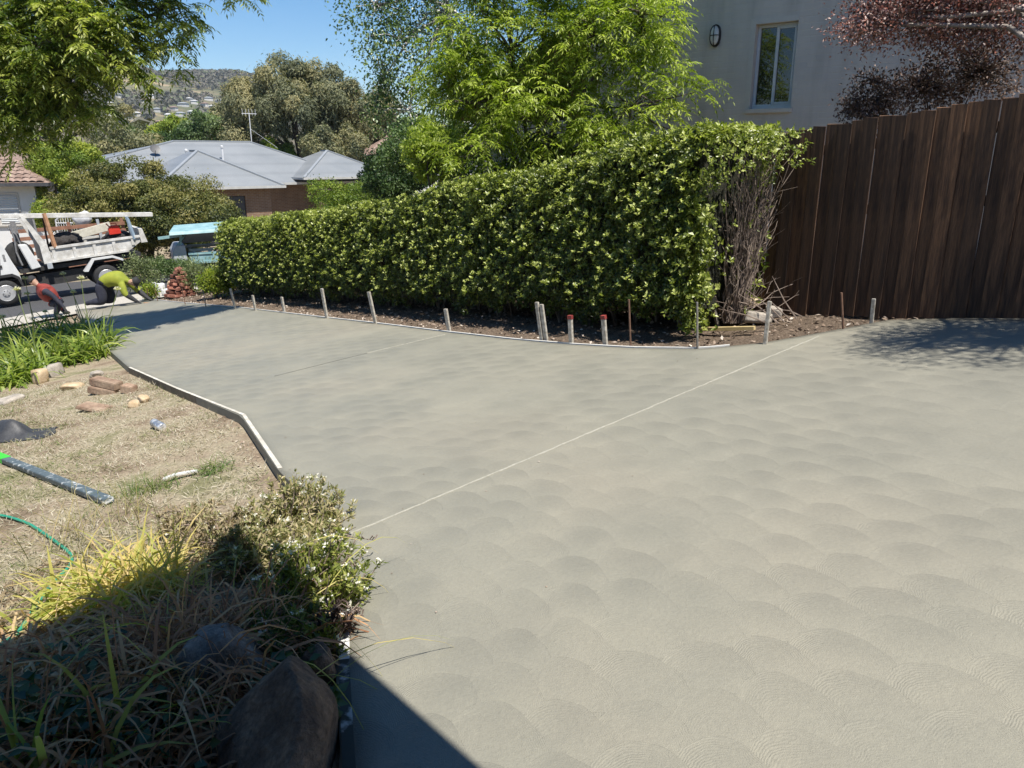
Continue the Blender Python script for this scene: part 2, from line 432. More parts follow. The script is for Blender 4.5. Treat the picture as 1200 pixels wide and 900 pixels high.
def leafy_tree(name, label, cat, base, lobes, mL, mB, n_cl, per, sig, leaf, trunk, group=None, shell=.45, ntw=60, hang=0., trange=(0, 1), fork=None, ttw=.012, updir=.0, puff=None):
    """crown of small leaves in clumps"""
    t = thing(name, label, cat, tuple(base), group=group)
    C, d = lobe_clusters(lobes, n_cl, shell)
    if trunk:
        mb = MB(); skeleton(mb, base, lobes, trunk, C, ntw, fork=fork, ttw=ttw); mb.build('trunk', mB, t, smooth=True)
    ct = rng.uniform(trange[0], trange[1], n_cl)
    i = np.repeat(np.arange(n_cl), per); n = len(i)
    P = C[i] + rng.normal(size=(n, 3)) * np.asarray(sig)
    P[:, 2] -= hang * rng.uniform(0, 1, n) ** 1.5
    D = nrm(d[i] * .6 + rng.normal(size=(n, 3)) * .7 + np.array([0, 0, updir - hang * 1.5]))
    up = None
    if puff:                    # leaves massed over rounded tufts
        sc = rng.uniform(.65, 1.35, n_cl)[i][:, None]; d2 = rdir(n); d2[:, 2] = np.where(d2[:, 2] < -.3, d2[:, 2] * .6, d2[:, 2]); d2 = nrm(d2 + d[i] * .35)
        lump = 1 + .22 * np.sin(d2[:, :1] * 5 + ct[i][:, None] * 20) * np.sin(d2[:, 2:] * 5 + ct[i][:, None] * 33)
        P = C[i] + d2 * np.array([puff[0], puff[0], puff[1]]) * sc * lump * (rng.uniform(0, 1, n) ** .30)[:, None]
        P += (rng.uniform(0, 1, n) < .12)[:, None] * rng.normal(size=(n, 3)) * puff[0] * .35
        P[:, 2] -= hang * rng.uniform(0, 1, n) ** 2
        D = nrm(np.cross(d2, rdir(n)) + d2 * .25 + np.array([0, 0, updir - hang * .9])); up = nrm(d2 + rng.normal(size=(n, 3)) * .35)
    V, F, T = leaves(P, D, leaf[0] * rng.uniform(.7, 1.3, n), leaf[1] * rng.uniform(.8, 1.2, n), np.clip(ct[i] + rng.normal(0, .15, n), 0, 1), up=up)
    mesh_np('crown', V, F, mL, t, T)
    return t
def ash_tree(name, label, base, lobes, mL, mB, n_cl, per, L, npair, ll, lw, trunk, ntw=80, fork=None, extra=None, shell=.4, ttw=.012):
    t = thing(name, label, 'tree', tuple(base))
    C, d = lobe_clusters(lobes, n_cl, shell)
    if extra is not None:
        C = np.concatenate([C, extra]); d = np.concatenate([d, rdir(len(extra))])
    mb = MB(); skeleton(mb, base, lobes, trunk, C, ntw, fork=fork, ttw=ttw); mb.build('trunk', mB, t, smooth=True)
    k = len(C); ct = rng.uniform(0, 1, k)
    i = np.repeat(np.arange(k), per); n = len(i)
    hd = rng.normal(size=(n, 3)) * np.array([1, 1, .45])
    D = nrm(d[i] * .55 + hd + np.array([0, 0, .25]))
    P = C[i] + D * .03 + rng.normal(size=(n, 3)) * .05
    V, F, T = pinnate(P, D, L * rng.uniform(.7, 1.2, n), npair, ll, lw, np.clip(ct[i] + rng.normal(0, .12, n), 0, 1))
    mesh_np('crown', V, F, mL, t, T)
    return t

# ------------------------------------------------------------------ ground sheet
def polar_sheet():
    nA = 300
    R = [0.0] + list(np.geomspace(.35, 60, 120)) + list(np.geomspace(63, 2600, 80))
    V = [(0, 0, float(gz(0, 0)))]; F = []
    A = np.linspace(0, 2 * math.pi, nA, endpoint=False)
    rr = np.array(R[1:])
    X = rr[:, None] * np.sin(A)[None]; Y = rr[:, None] * np.cos(A)[None]
    Z = gz(X, Y)
    V = np.concatenate([np.array(V), np.stack([X, Y, Z], -1).reshape(-1, 3)])
    b_ = np.arange(nA); c_ = (b_ + 1) % nA
    tri = np.stack([np.zeros(nA, int), c_ + 1, b_ + 1], 1)
    F = [list(q) for q in tri]
    for k in range(len(rr) - 1):
        o = 1 + k * nA
        F += np.stack([o + b_, o + c_, o + nA + c_, o + nA + b_], 1).tolist()
    o = mesh_np('ground', V, F, M_ground, smooth=True); o['kind'] = 'structure'
polar_sheet()

# ------------------------------------------------------------------ driveway slab (lofted between its two edges)
Lpx = [(400, 900), (393, 780), (398, 690), (385, 610), (325, 550), (283, 488), (206, 455), (150, 430), (118, 402), (98, 378), (88, 363)]
Rpx = [(1200, 373), (1120, 373), (1040, 375), (960, 390), (893, 402), (820, 409), (740, 408), (670, 404), (600, 398), (520, 389), (440, 379), (360, 370), (276, 360), (180, 351)]
L_edge = [np.array([-.40, -3., 0]), np.array([-.5, 0, 0])] + [G(*q) for q in Lpx]
R_edge = [np.array([9.2, 1.0, 0]), np.array([6.6, 3.9, 0])] + [G(*q) for q in Rpx]
def resample(E_, n):
    E_ = np.array(E_)[:, :2]; s = np.r_[0, np.cumsum(np.linalg.norm(np.diff(E_, axis=0), axis=1))]
    t = np.linspace(0, s[-1], n); return np.stack([np.interp(t, s, E_[:, 0]), np.interp(t, s, E_[:, 1])], 1)
nr, ncol = 90, 36
La, Ra = resample(L_edge, nr), resample(R_edge, nr)
# keep rows roughly square to the drive: match by key points instead of length
kL = np.array([0, .12, .24, .30, .38, .45, .56, .66, .76, .83, .90, .96, 1.0]); kR = np.linspace(0, 1, len(R_edge)) ** .9
tt = np.linspace(0, 1, nr)
La = np.stack([np.interp(tt, kL, np.array(L_edge)[:, i]) for i in (0, 1)], 1)
Ra = np.stack([np.interp(tt, kR, np.array(R_edge)[:, i]) for i in (0, 1)], 1)
u = np.linspace(0, 1, ncol)
XY = La[:, None] * (1 - u)[None, :, None] + Ra[:, None] * u[None, :, None]
Zs = g(XY[..., 0], XY[..., 1])
V = np.concatenate([XY, Zs[..., None]], -1).reshape(-1, 3)
ii, jj = np.meshgrid(np.arange(nr - 1), np.arange(ncol - 1), indexing='ij')
a = (ii * ncol + jj).ravel()
F = np.stack([a, a + 1, a + ncol + 1, a + ncol], 1).tolist()
rim = [i * ncol for i in range(nr)] + [(nr - 1) * ncol + j for j in range(1, ncol)] + [i * ncol + ncol - 1 for i in range(nr - 2, -1, -1)] + [j for j in range(ncol - 2, 0, -1)]
o0 = len(V); V = np.concatenate([V, V[rim] - np.array([0, 0, .12])])
for k in range(len(rim)):
    k2 = (k + 1) % len(rim); F.append([rim[k2], rim[k], o0 + k, o0 + k2])
slab = mesh_np('driveway', V, F, M_conc, smooth=True); slab['kind'] = 'structure'
bm = bmesh.new(); bm.from_mesh(slab.data); bmesh.ops.recalc_face_normals(bm, faces=bm.faces); bm.to_mesh(slab.data); bm.free()
slab.data.polygons.foreach_set('use_smooth', [abs(p.normal.z) > .5 for p in slab.data.polygons])

# control joints: thin ridged lines where two bays meet
M_joint = mat('joint_laitance', (.33, .32, .26), (.44, .42, .35), 40, .8, .3, .003)
M_crack = mat('joint_groove', (.09, .09, .08), (.16, .155, .13), 30, .9)
def ground_strip(name, pts, wd, h, m, parent=None, n=60, wob=.0, lift=0.0):
    P = resample([np.array([*p[:2], 0]) for p in pts], n)
    d = np.gradient(P, axis=0); d /= np.linalg.norm(d, axis=1)[:, None]; s = np.stack([-d[:, 1], d[:, 0]], 1)
    P = P + s * (rng.normal(0, 1, n) * wob)[:, None]
    ws = wd * .5 * (1 + rng.normal(0, .18, n) * (wob > 0))
    A_, B_ = P - s * ws[:, None], P + s * ws[:, None]
    za = g(A_[:, 0], A_[:, 1]) + lift; zb = g(B_[:, 0], B_[:, 1]) + lift
    V = np.concatenate([np.c_[A_, za], np.c_[A_, za + h], np.c_[B_, zb + h], np.c_[B_, zb]])
    F = []
    for i in range(n - 1):
        for k in range(3): F.append([k * n + i, k * n + i + 1, (k + 1) * n + i + 1, (k + 1) * n + i])
    F += [[0, n, 2 * n, 3 * n], [n - 1, 4 * n - 1, 3 * n - 1, 2 * n - 1]]
    o = mesh_np(name, V, F, m, parent)
    return o
o = ground_strip('driveway_joint', [G(408, 627), G(960, 394)], .015, .003, M_joint, n=90, wob=.003); o['kind'] = 'structure'
o = ground_strip('driveway_joint', [G(322, 441), G(430, 414)], .012, .003, M_crack, n=50, wob=.002); o['kind'] = 'structure'
o = ground_strip('driveway_joint', [G(430, 414), G(522, 392)], .02, .004, M_joint, n=50, wob=.003); o['kind'] = 'structure'

# street and footpath across the bottom of the drive
ex, ea = np.array([.78, .62]), np.array([-.62, .78])
end_mid = (La[-1] + Ra[-1]) / 2; S_end = float(end_mid @ ea)
def street_band(name, s0, s1, lift, m):
    cs = np.linspace(-24, 40, 120); ss = np.linspace(s0, s1, 6)
    P = cs[:, None, None] * ex + ss[None, :, None] * ea
    Z = g(P[..., 0], P[..., 1]) - .085 + lift
    V = np.concatenate([P, Z[..., None]], -1).reshape(-1, 3)
    i, j = np.meshgrid(np.arange(119), np.arange(5), indexing='ij'); a = (i * 6 + j).ravel()
    o = mesh_np(name, V, np.stack([a, a + 6, a + 7, a + 1], 1), m, smooth=True); o['kind'] = 'structure'
street_band('footpath', S_end + .02, S_end + 1.9, .06, M_path)
street_band('road', S_end + 2.0, S_end + 9.5, .03, M_road)

# garden strip under the hedge and fence
def region_sheet(name, poly, m, lift=.03, step=.25, jag=.02, fn=None):
    bm = bmesh.new(); vs = [bm.verts.new((p[0], p[1], 0)) for p in poly]; bm.faces.new(vs)
    bmesh.ops.triangulate(bm, faces=bm.faces[:])
    for _ in range(7):
        es = [e for e in bm.edges if e.calc_length() > step]
        if not es: break
        bmesh.ops.subdivide_edges(bm, edges=es, cuts=1)
        bmesh.ops.triangulate(bm, faces=bm.faces[:])
    X = np.array([v.co.x for v in bm.verts]); Y = np.array([v.co.y for v in bm.verts])
    Z = (fn or gz)(X, Y) + lift + jag * (np.sin(X * 7.1 + Y * 3.3) * np.sin(Y * 6.3 - X * 2.1) + .6 * np.sin(X * 17 + 1) * np.sin(Y * 15))
    for v, z in zip(bm.verts, Z): v.co.z = float(z)
    me = bpy.data.meshes.new(name); bm.normal_update(); bm.to_mesh(me); bm.free(); me.materials.append(m)
    for p in me.polygons: p.use_smooth = True
    o = link(name, me); o['kind'] = 'structure'; return o
Rr = [p[:2] for p in Ra[int(nr * .17):]]
outer = [(-8.6, 22.6), (-6.5, 21.6), (-4.0, 18.5), (-1., 14.2), (1.0, 11.6), (3.2, 9.6), (4.6, 7.6), (5.4, 6.0)]
nrm2 = []
Rin = [np.array(p) + np.array([.03, .04]) for p in Rr]
region_sheet('mulch_bed', [tuple(p) for p in Rin] + outer, M_mulch, lift=.045, step=.22)

# ------------------------------------------------------------------ form boards and stakes
def form_board(p, q, label, h=.11, wd=.036, drop=.10, lift=.006, m=(M_form, M_formshade), inward=0):
    p = np.array(p); q = np.array(q)
    t = thing('form_board', label, 'form board', (p[0], p[1], float(g(p[0], p[1]))), group='timber form boards along the drive edges')
    n = 14; mb = MB()
    d = (q - p)[:2]; d /= np.linalg.norm(d); s = np.array([-d[1], d[0]])
    prev = None; V = []; F = []
    for i in range(n):
        c = p[:2] + (q - p)[:2] * i / (n - 1); z = float(g(*c)) + lift
        a_, b_ = c + s * 0.004, c + s * wd
        V += [(*a_, z), (*b_, z), (*b_, z - drop), (*a_, z - drop)]
    for i in range(n - 1):
        for k in range(4):
            F.append([i * 4 + k, i * 4 + (k + 1) % 4, i * 4 + 4 + (k + 1) % 4, i * 4 + 4 + k]); mb.mi.append(0 if k == 0 else 1)
    F += [[0, 3, 2, 1], [n * 4 - 4, n * 4 - 3, n * 4 - 2, n * 4 - 1]]; mb.mi += [1, 1]
    mb.v = V; mb.f = F
    mb.build('board', list(m), t)
    return t
def off(pt): return np.array([pt[0], pt[1], 0])
form_board(G(150, 431), G(206, 456), 'grey form board at the far end of the lawn edge nearest the strappy lilies')
form_board(G(206, 456), G(283, 487), 'middle form board holding the concrete beside the dry lawn, between two joints')
form_board(G(283, 487), G(325, 550), 'short form board angled at the corner of the dry lawn above the shrub')
form_board(G(398, 690), G(396, 775), 'form board splashed with white, running beside the flowering shrub', wd=.055, m=(M_plastic, M_formshade))
form_board(G(395, 775), G(402, 960), 'form board in deep shade beside the big boulder at the bottom', wd=.075, m=(mat('dark_form', (.05, .055, .045), (.5, .5, .46), 6, .8, .4, .004, lo=.55, hi=.62), M_formshade))  # mostly dark tone with pale splashes
# thin flexible strip along the curved hedge side
pts = [Ra[i] for i in range(int(nr * .47), nr)]
es = thing('edge_strip', 'thin pale flexible strip curving along the concrete beneath the hedge', 'edging', (*Ra[int(nr * .6)], 0))
P_ = np.array(pts); d = np.gradient(P_, axis=0); d /= np.linalg.norm(d, axis=1)[:, None]; P_ = P_ + np.stack([d[:, 1], -d[:, 0]], 1) * .022
ground_strip('strip', P_, .022, .080, M_plastic, es, n=120, lift=-.07)

stakes = [((276, 362), (270, 338), 'w', 'wide stake standing nearest the leafy left end of the hedge'), ((299, 364), (296, 346), 'w', 'shortest of the pale stakes near the left end of the hedge'),
          ((333, 366), (330, 348), 'w', 'short pale stake beside two taller ones under the hedge'), ((383, 373), (377, 338), 'w', 'tall pale stake with sunlit face at the left half of the hedge'),
          ((441, 379), (432, 342), 'w', 'leaning tall grey stake in the left half of the hedge'), ((527, 388), (522, 362), 'w', 'lone stake in the middle of the hedge by the second joint'),
          ((636, 399), (629, 354), 'd', 'double stake, two battens side by side, in front of the hedge'), ((669, 403), (668, 370), 'r', 'short stake with red painted top next to the double stake'),
          ((710, 404), (707, 370), 'r', 'short stake with red painted top next to the thin steel peg'), ((737, 407), (737, 351), 's', 'thin tall steel peg upright against the dark of the hedge'),
          ((816, 409), (817, 354), 's', 'thin steel peg in front of the ragged right end of the hedge'), ((895, 404), (902, 353), 't', 'slim pale stake leaning right on the bark mulch'),
          ((987, 386), (986, 343), 's', 'thin dark peg standing against the stained paling fence'), ((1021, 378), (1024, 350), 't', 'last small pale stake at the foot of the fence'),
          ((216, 357), (213, 337), 's', 'rusty thin peg in front of the brick heap'), ((240, 360), (238, 340), 's', 'thin grey peg between the brick heap and the hedge'),
          ((184, 353), (181, 338), 's', 'thin dark peg beside the white stones at the street end'), ((173, 352), (172, 338), 's', 'thin dark peg nearest the worker in yellow')]
M_steel = mat('dull_steel_peg', (.18, .17, .15), (.34, .32, .29), 20, .6, metal=.3)
M_rust = mat('rusty_peg', (.10, .055, .035), (.20, .11, .07), 20, .8)
for bpx, tpx, kind, lab in stakes:
    b0 = G(*bpx); dirout = np.array([.62, .5]); b0 = b0 + np.array([*(dirout * (.03 if bpx[0] < 760 else .02)), 0])
    r_ = ray(*tpx); top = r_ * (b0[1] / r_[1]) + np.array([0, 0, EYE]); top[1] = b0[1]
    t = thing('stake', lab, 'stake', tuple(b0), group='stakes pegging the form along the hedge')
    lo_ = b0 - np.array([0, 0, .2]) - (top - b0) * .0
    wmap = {'w': (.055, .03), 'd': (.042, .03), 'r': (.045, .035), 's': (.020, .020), 't': (.032, .028)}[kind]
    mt = M_stake if kind in 'wdrt' else (M_rust if 'rusty' in lab or 'dark' in lab else M_steel)
    mb = MB()
    if kind == 's': mb.tube([lo_, b0, top], .010, 8)
    else: mb.bar(lo_, top, *wmap, up=(.62, .78, 0))
    mb.build('shaft', mt, t, bevel=0 if kind == 's' else .003)
    if kind == 'd':
        sh = np.array([.05, -.03, 0]); mb = MB(); mb.bar(lo_ + sh, top + sh - np.array([0, 0, .02]), *wmap, up=(.62, .78, 0)); mb.build('shaft', mt, t, bevel=.003)
    if kind == 'r':
        mb = MB(); dv = (top - b0) / np.linalg.norm(top - b0); mb.bar(top - dv * .035, top + dv * .004, wmap[0] + .005, wmap[1] + .005, up=(.62, .78, 0)); mb.build('painted_top', M_red, t)

# ------------------------------------------------------------------ paling fence
FA, FB = np.array([4.36, 6.38]), np.array([2.97, 7.92])
fd = (FB - FA) / np.linalg.norm(FB - FA)            # runs away from the camera, to the left
fn = np.array([fd[1], -fd[0]]); fn = fn if fn @ np.array([-1, -1]) > 0 else -fn   # faces the drive
fence = thing('paling_fence', 'tall dark stained timber paling fence with light showing between its boards', 'fence', (*FA, float(g(*FA))))
pw = .132
floc = np.array(fence.location)
variants = []
for k in range(4):
    h = 1.86; mb = MB()
    n = 6; wv = .5 * (pw - .002)
    # a slightly bowed board with a worn top
    V = []; F = []
    for i in range(n):
        z = h * i / (n - 1); bow = .004 * math.sin(3 * i / n + k)
        zt = z
        for (sx, sy) in ((-1, -1), (1, -1), (1, 1), (-1, 1)):
            V.append((sx * wv * (1 - .01 * ((k + i) % 3)) + bow, sy * .008, zt + (rnd.uniform(-.006, .006) if i == n - 1 else 0)))
    for i in range(n - 1):
        for q in range(4): F.append((i * 4 + q, i * 4 + (q + 1) % 4, i * 4 + 4 + (q + 1) % 4, i * 4 + 4 + q))
    F += [(3, 2, 1, 0), (4 * n - 4, 4 * n - 3, 4 * n - 2, 4 * n - 1)]
    mb.add(V, F); o = mb.build('paling', M_pale, fence, local=True); variants.append(o)
ang = math.atan2(fd[1], fd[0])
s = -1.95; k = 0
while s < 6.0:
    c = FA + fd * s
    o = variants[k] if k < 4 else variants[k % 4].copy()
    if k >= 4: COL.objects.link(o)
    zb = float(g(*c)) - .03
    o.location = (c[0] - floc[0] - fn[0] * .015 * (k % 2), c[1] - floc[1] - fn[1] * .015 * (k % 2), zb - floc[2] + rnd.uniform(-.008, .008))
    o.rotation_euler = (rnd.uniform(-.005, .005), rnd.uniform(-.004, .004), ang + rnd.uniform(-.03, .03))
    s += pw + rnd.choice([-.012, -.010, -.008, -.008, -.006, -.004, .002]); k += 1
for hz in (.35, 1.0, 1.6):
    mb = MB(); a0 = FA - fd * 2.0 - fn * .05; a1 = FA + fd * 6.0 - fn * .05
    mb.bar((*a0, float(g(*a0)) + hz), (*a1, float(g(*a1)) + hz), .045, .09); mb.build('rail', M_rail, fence)
for sp in (-1.6, .8, 3.2, 5.6):
    c = FA + fd * sp - fn * .13; mb = MB(); mb.b2(c[0] - .05, c[0] + .05, c[1] - .05, c[1] + .05, float(g(*c)) - .3, float(g(*c)) + 1.75); mb.build('post', M_rail, fence)

# ------------------------------------------------------------------ hedge
HP0, HP1 = np.array([1.75, 7.44]), np.array([-7.35, 19.55])
hd = (HP1 - HP0); HL = float(np.linalg.norm(hd)); hd = hd / HL; hn = np.array([-hd[1], hd[0]]); hn = hn if hn @ np.array([-1, -1]) > 0 else -hn
HWID = 1.05
def hz0(s): c = HP0 + hd * s; return float(g(*c))
def htop(s): return np.interp(s, [-1, 0, 1.2, HL * .5, HL + 1], [2.03, 1.99, 1.80, .88, .02]) + .04 * np.sin(np.asarray(s) * 1.9)
hedge = thing('clipped_hedge', 'long clipped green hedge sloping down beside the new concrete', 'hedge', (*(HP0 + hd * HL / 2), hz0(HL / 2)))
hs = leafmat('hedge_leaf', [(0, (.030, .050, .010)), (.45, (.095, .128, .018)), (.78, (.19, .225, .036)), (.92, (.31, .345, .08)), (1, (.46, .49, .16))], .34, .36, .5)
def hedge_leaves():
    out = []
    def rosettes(P, Nn, tint, nl=7, L=.044, W=.022, rn=.30):
        n = len(P); i = np.repeat(np.arange(n), nl); m_ = len(i)
        pr_ = nrm(np.cross(Nn[i], rdir(m_))); D = nrm(pr_ * .85 + Nn[i] * rng.uniform(.1, .8, m_)[:, None] + rng.normal(size=(m_, 3)) * .22 + np.array([0, 0, .10]))
        return leaves(P[i] + rng.normal(size=(m_, 3)) * .010, D, L * rng.uniform(.65, 1.25, m_), W * rng.uniform(.8, 1.2, m_), np.clip(tint[i] + rng.normal(0, .14, m_), 0, 1),
                      up=nrm(Nn[i] * 1.0 + np.array([0, 0, .45]) + rng.normal(size=(m_, 3)) * rn))
    def lumps(a_, b_): return .055 * np.sin(a_ * 5.1 + 1.7 * np.sin(b_ * 3.3)) * np.sin(b_ * 6.2 + a_ * 1.1) + .045 * np.sin(a_ * 11.3 + b_ * 4) * np.sin(b_ * 12.7)
    # front face
    n = 21000; s = HL * rng.uniform(0, 1, n) ** 1.15; v = rng.uniform(0, 1, n) ** .85
    zb = g(*(HP0[:, None] + hd[:, None] * s)); zt = htop(s); base = .13 + .06 * np.sin(s * 2.7) + .07 * np.sin(s * 7.1)
    z = zb + base + (zt - zb - base) * v
    inset = -.10 * (1 - v) ** 2 * 0 + .16 * np.clip(v - .88, 0, 1) / .12 * .5
    dp = .20 + lumps(s, z) - np.abs(rng.normal(0, .045, n)) - inset - .18 * v - .36 * np.clip(1 - (z - zb) / .42, 0, 1)
    P = np.c_[(HP0[:, None] + hd[:, None] * s + hn[:, None] * dp).T, z]
    Nn = np.tile(np.array([*hn, .25]), (n, 1))
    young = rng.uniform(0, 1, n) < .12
    tint = np.where(young, rng.uniform(.68, 1, n), rng.uniform(.1, .6, n)) + .18 * (v - .5)  # young rosettes paled further as highlights; tint lightens towards the top
    out.append(rosettes(P, Nn, tint))
    # new shoots clear of the clipped face; sunlit brightness painted into their tint
    n = 1900; s = HL * rng.uniform(0, 1, n) ** 1.05; v = rng.uniform(0, 1, n) ** .75
    zb = g(*(HP0[:, None] + hd[:, None] * s)); z = zb + .25 + (htop(s) - zb - .25) * v
    dp = .20 + lumps(s, z) + rng.uniform(.04, .15, n) - .18 * v - .36 * np.clip(1 - (z - zb) / .42, 0, 1)
    P = np.c_[(HP0[:, None] + hd[:, None] * s + hn[:, None] * dp).T, z]
    out.append(rosettes(P, np.tile(nrm(np.array([hn[0] * .5, hn[1] * .5, .85])), (n, 1)), rng.uniform(.74, 1.08, n), nl=8, L=.046, W=.024, rn=.12))
    # top
    n = 11000; s = -.1 + (HL + .1) * rng.uniform(0, 1, n) ** 1.1; q = rng.uniform(0, 1, n) * HWID
    z = htop(s) + lumps(s, q) * .3 - .12 * np.clip(.12 - q, 0, 1) / .12 - rng.exponential(.03, n) + (rng.uniform(0, 1, n) < .05) * rng.uniform(0, .07, n)
    P = np.c_[(HP0[:, None] + hd[:, None] * s - hn[:, None] * q).T, z]
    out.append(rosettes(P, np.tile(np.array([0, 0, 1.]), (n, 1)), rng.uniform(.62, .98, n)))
    # right end: leafy at the top and along the front edge, bare below
    n = 1500; q = rng.uniform(-.12, 1, n) * HWID; v = rng.uniform(0, 1, n); keep = (v > .80 - .1 * np.sin(q * 9)) | (q < .10 + .08 * np.sin(v * 17)) | (rng.uniform(0, 1, n) < .05)
    q, v = q[keep], v[keep]; n = len(q); zb = hz0(0); z = zb + .12 + (1.97 - zb - .12) * v
    P = np.c_[(HP0[:, None] - hn[:, None] * q - hd[:, None] * (rng.normal(.05, .06, n) + rng.uniform(0, .42, n) * (v > .8))).T, z]
    out.append(rosettes(P, np.tile(np.array([*(-hd), .4]), (n, 1)), rng.uniform(.45, 1, n)))
    # young growth spilling forward at the low right corner
    n = 210; P = np.c_[HP0[0] + rng.normal(.02, .10, n), HP0[1] + rng.normal(.02, .10, n), np.zeros(n)]; P[:, 2] = g(P[:, 0], P[:, 1]) + rng.uniform(.05, 1.3, n)
    out.append(rosettes(P, np.tile(np.array([*hn, .4]), (n, 1)), rng.uniform(.55, 1, n), L=.06, W=.03))
    # back and left end, coarser
    n = 4000; s = rng.uniform(0, 1, n) * HL; v = rng.uniform(0, 1, n); zb = g(*(HP0[:, None] + hd[:, None] * s)); z = zb + .2 + (htop(s) - zb - .2) * v
    P = np.c_[(HP0[:, None] + hd[:, None] * s - hn[:, None] * (HWID + rng.normal(0, .05, n))).T, z]
    out.append(rosettes(P, np.tile(np.array([*(-hn), .3]), (n, 1)), rng.uniform(.3, 1, n), nl=4, L=.08, W=.04))
    n = 900; q = rng.uniform(0, 1, n) * HWID; v = rng.uniform(0, 1, n); zb = hz0(HL); z = zb + .1 + (htop(HL) - zb - .1) * v
    P = np.c_[(HP1[:, None] - hn[:, None] * q + hd[:, None] * rng.normal(0, .1, n)).T, z]
    out.append(rosettes(P, np.tile(np.array([*hd, .4]), (n, 1)), rng.uniform(.4, 1, n), L=.07, W=.035))
    return join(out)
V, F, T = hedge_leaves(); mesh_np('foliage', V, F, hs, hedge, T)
# added box painted near-black for the shade at the heart of the hedge
M_shadecore = mat('hedge_shade_core', (.012, .014, .006), (.035, .035, .018), 22, .95, .8, .03)
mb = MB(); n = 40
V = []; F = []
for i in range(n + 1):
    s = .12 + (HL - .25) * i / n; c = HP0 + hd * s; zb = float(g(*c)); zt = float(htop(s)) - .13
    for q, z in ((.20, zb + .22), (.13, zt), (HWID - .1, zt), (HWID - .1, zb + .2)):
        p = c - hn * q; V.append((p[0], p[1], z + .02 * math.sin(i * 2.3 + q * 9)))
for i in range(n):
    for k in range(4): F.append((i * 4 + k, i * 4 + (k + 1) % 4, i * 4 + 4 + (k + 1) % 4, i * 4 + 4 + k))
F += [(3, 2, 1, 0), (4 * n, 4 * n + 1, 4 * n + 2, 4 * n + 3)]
mb.add(V, F); mb.build('shade_core', M_shadecore, hedge)
M_bark = mat('grey_bark', (.10, .085, .07), (.22, .19, .16), 14, .9, .6, .01)
mb = MB()
for i in range(70):
    s = HL * i / 70 + .1; c = HP0 + hd * s - hn * rnd.uniform(.25, .7); z = float(g(*c))
    for k in range(3):
        e = c + np.array([rnd.uniform(-.25, .25), rnd.uniform(-.25, .25)])
        mb.tube([(*c, z - .05), (*((c + e) / 2), z + .3), (*e, z + .75)], [.02, .014, .008], 5, cap=False)
mb.build('stems', M_bark, hedge)

# bare twiggy shrub at the end of the hedge
tb = G(862, 366); tb = np.array([2.30, 7.86, float(g(2.30, 7.86))])
tw = thing('bare_shrub', 'bare grey twiggy shrub fanning upward between hedge end and fence', 'shrub', tuple(tb))
M_twig = mat('bare_twig', (.13, .095, .075), (.30, .235, .19), 20, .85)
mb = MB()
for i in range(190):
    a0 = rng.normal(0, 1); up = rng.uniform(.8, 1.85) if i > 25 else rng.uniform(.2, .6)
    lat = hd * (-.02 - .22 * rng.uniform(0, 1) * up / 1.7) + (-hn) * (rng.normal(.04, .26) * up / 1.7)
    if i < 25: lat = lat * 2 + rng.normal(0, .3, 2)
    b0 = tb + np.array([*rng.normal(0, .05, 2), 0])
    pts = []
    for k in range(7):
        t = k / 6; j = rng.normal(0, .028, 3) * (0 < k)
        pts.append(b0 + np.array([lat[0] * t ** 1.4, lat[1] * t ** 1.4, up * t]) + j)
    r0 = rng.uniform(.003, .008) * (1.6 if i % 9 == 0 else 1)
    mb.tube(pts, [r0 * (1.1 - .75 * k / 6) for k in range(7)], 4, cap=False)
    for _ in range(2):
        q = pts[rng.integers(3, 6)]; e = q + np.array([*rng.normal(0, .09, 2), rng.uniform(.05, .22)])
        mb.tube([q, (q + e) / 2 + rng.normal(0, .012, 3), e], [.003, .0022, .0014], 3, cap=False)
mb.build('twigs', M_twig, tw)
mb = MB()
for i in range(6):
    p0 = G(905 + i * 7, 385 - i * 2) + np.array([0, 0, .03]); p1 = p0 + np.array([rng.uniform(-.5, -.1), rng.uniform(.0, .4), rng.uniform(.02, .4)])
    mb.tube([p0, (p0 + p1) / 2 + rng.normal(0, .05, 3), p1], [.008, .006, .003], 5)
fb = thing('fallen_branch', 'fallen bare branch lying on mulch at the foot of the fence', 'branch', tuple(G(920, 382))); mb.build('twigs', M_twig, fb)

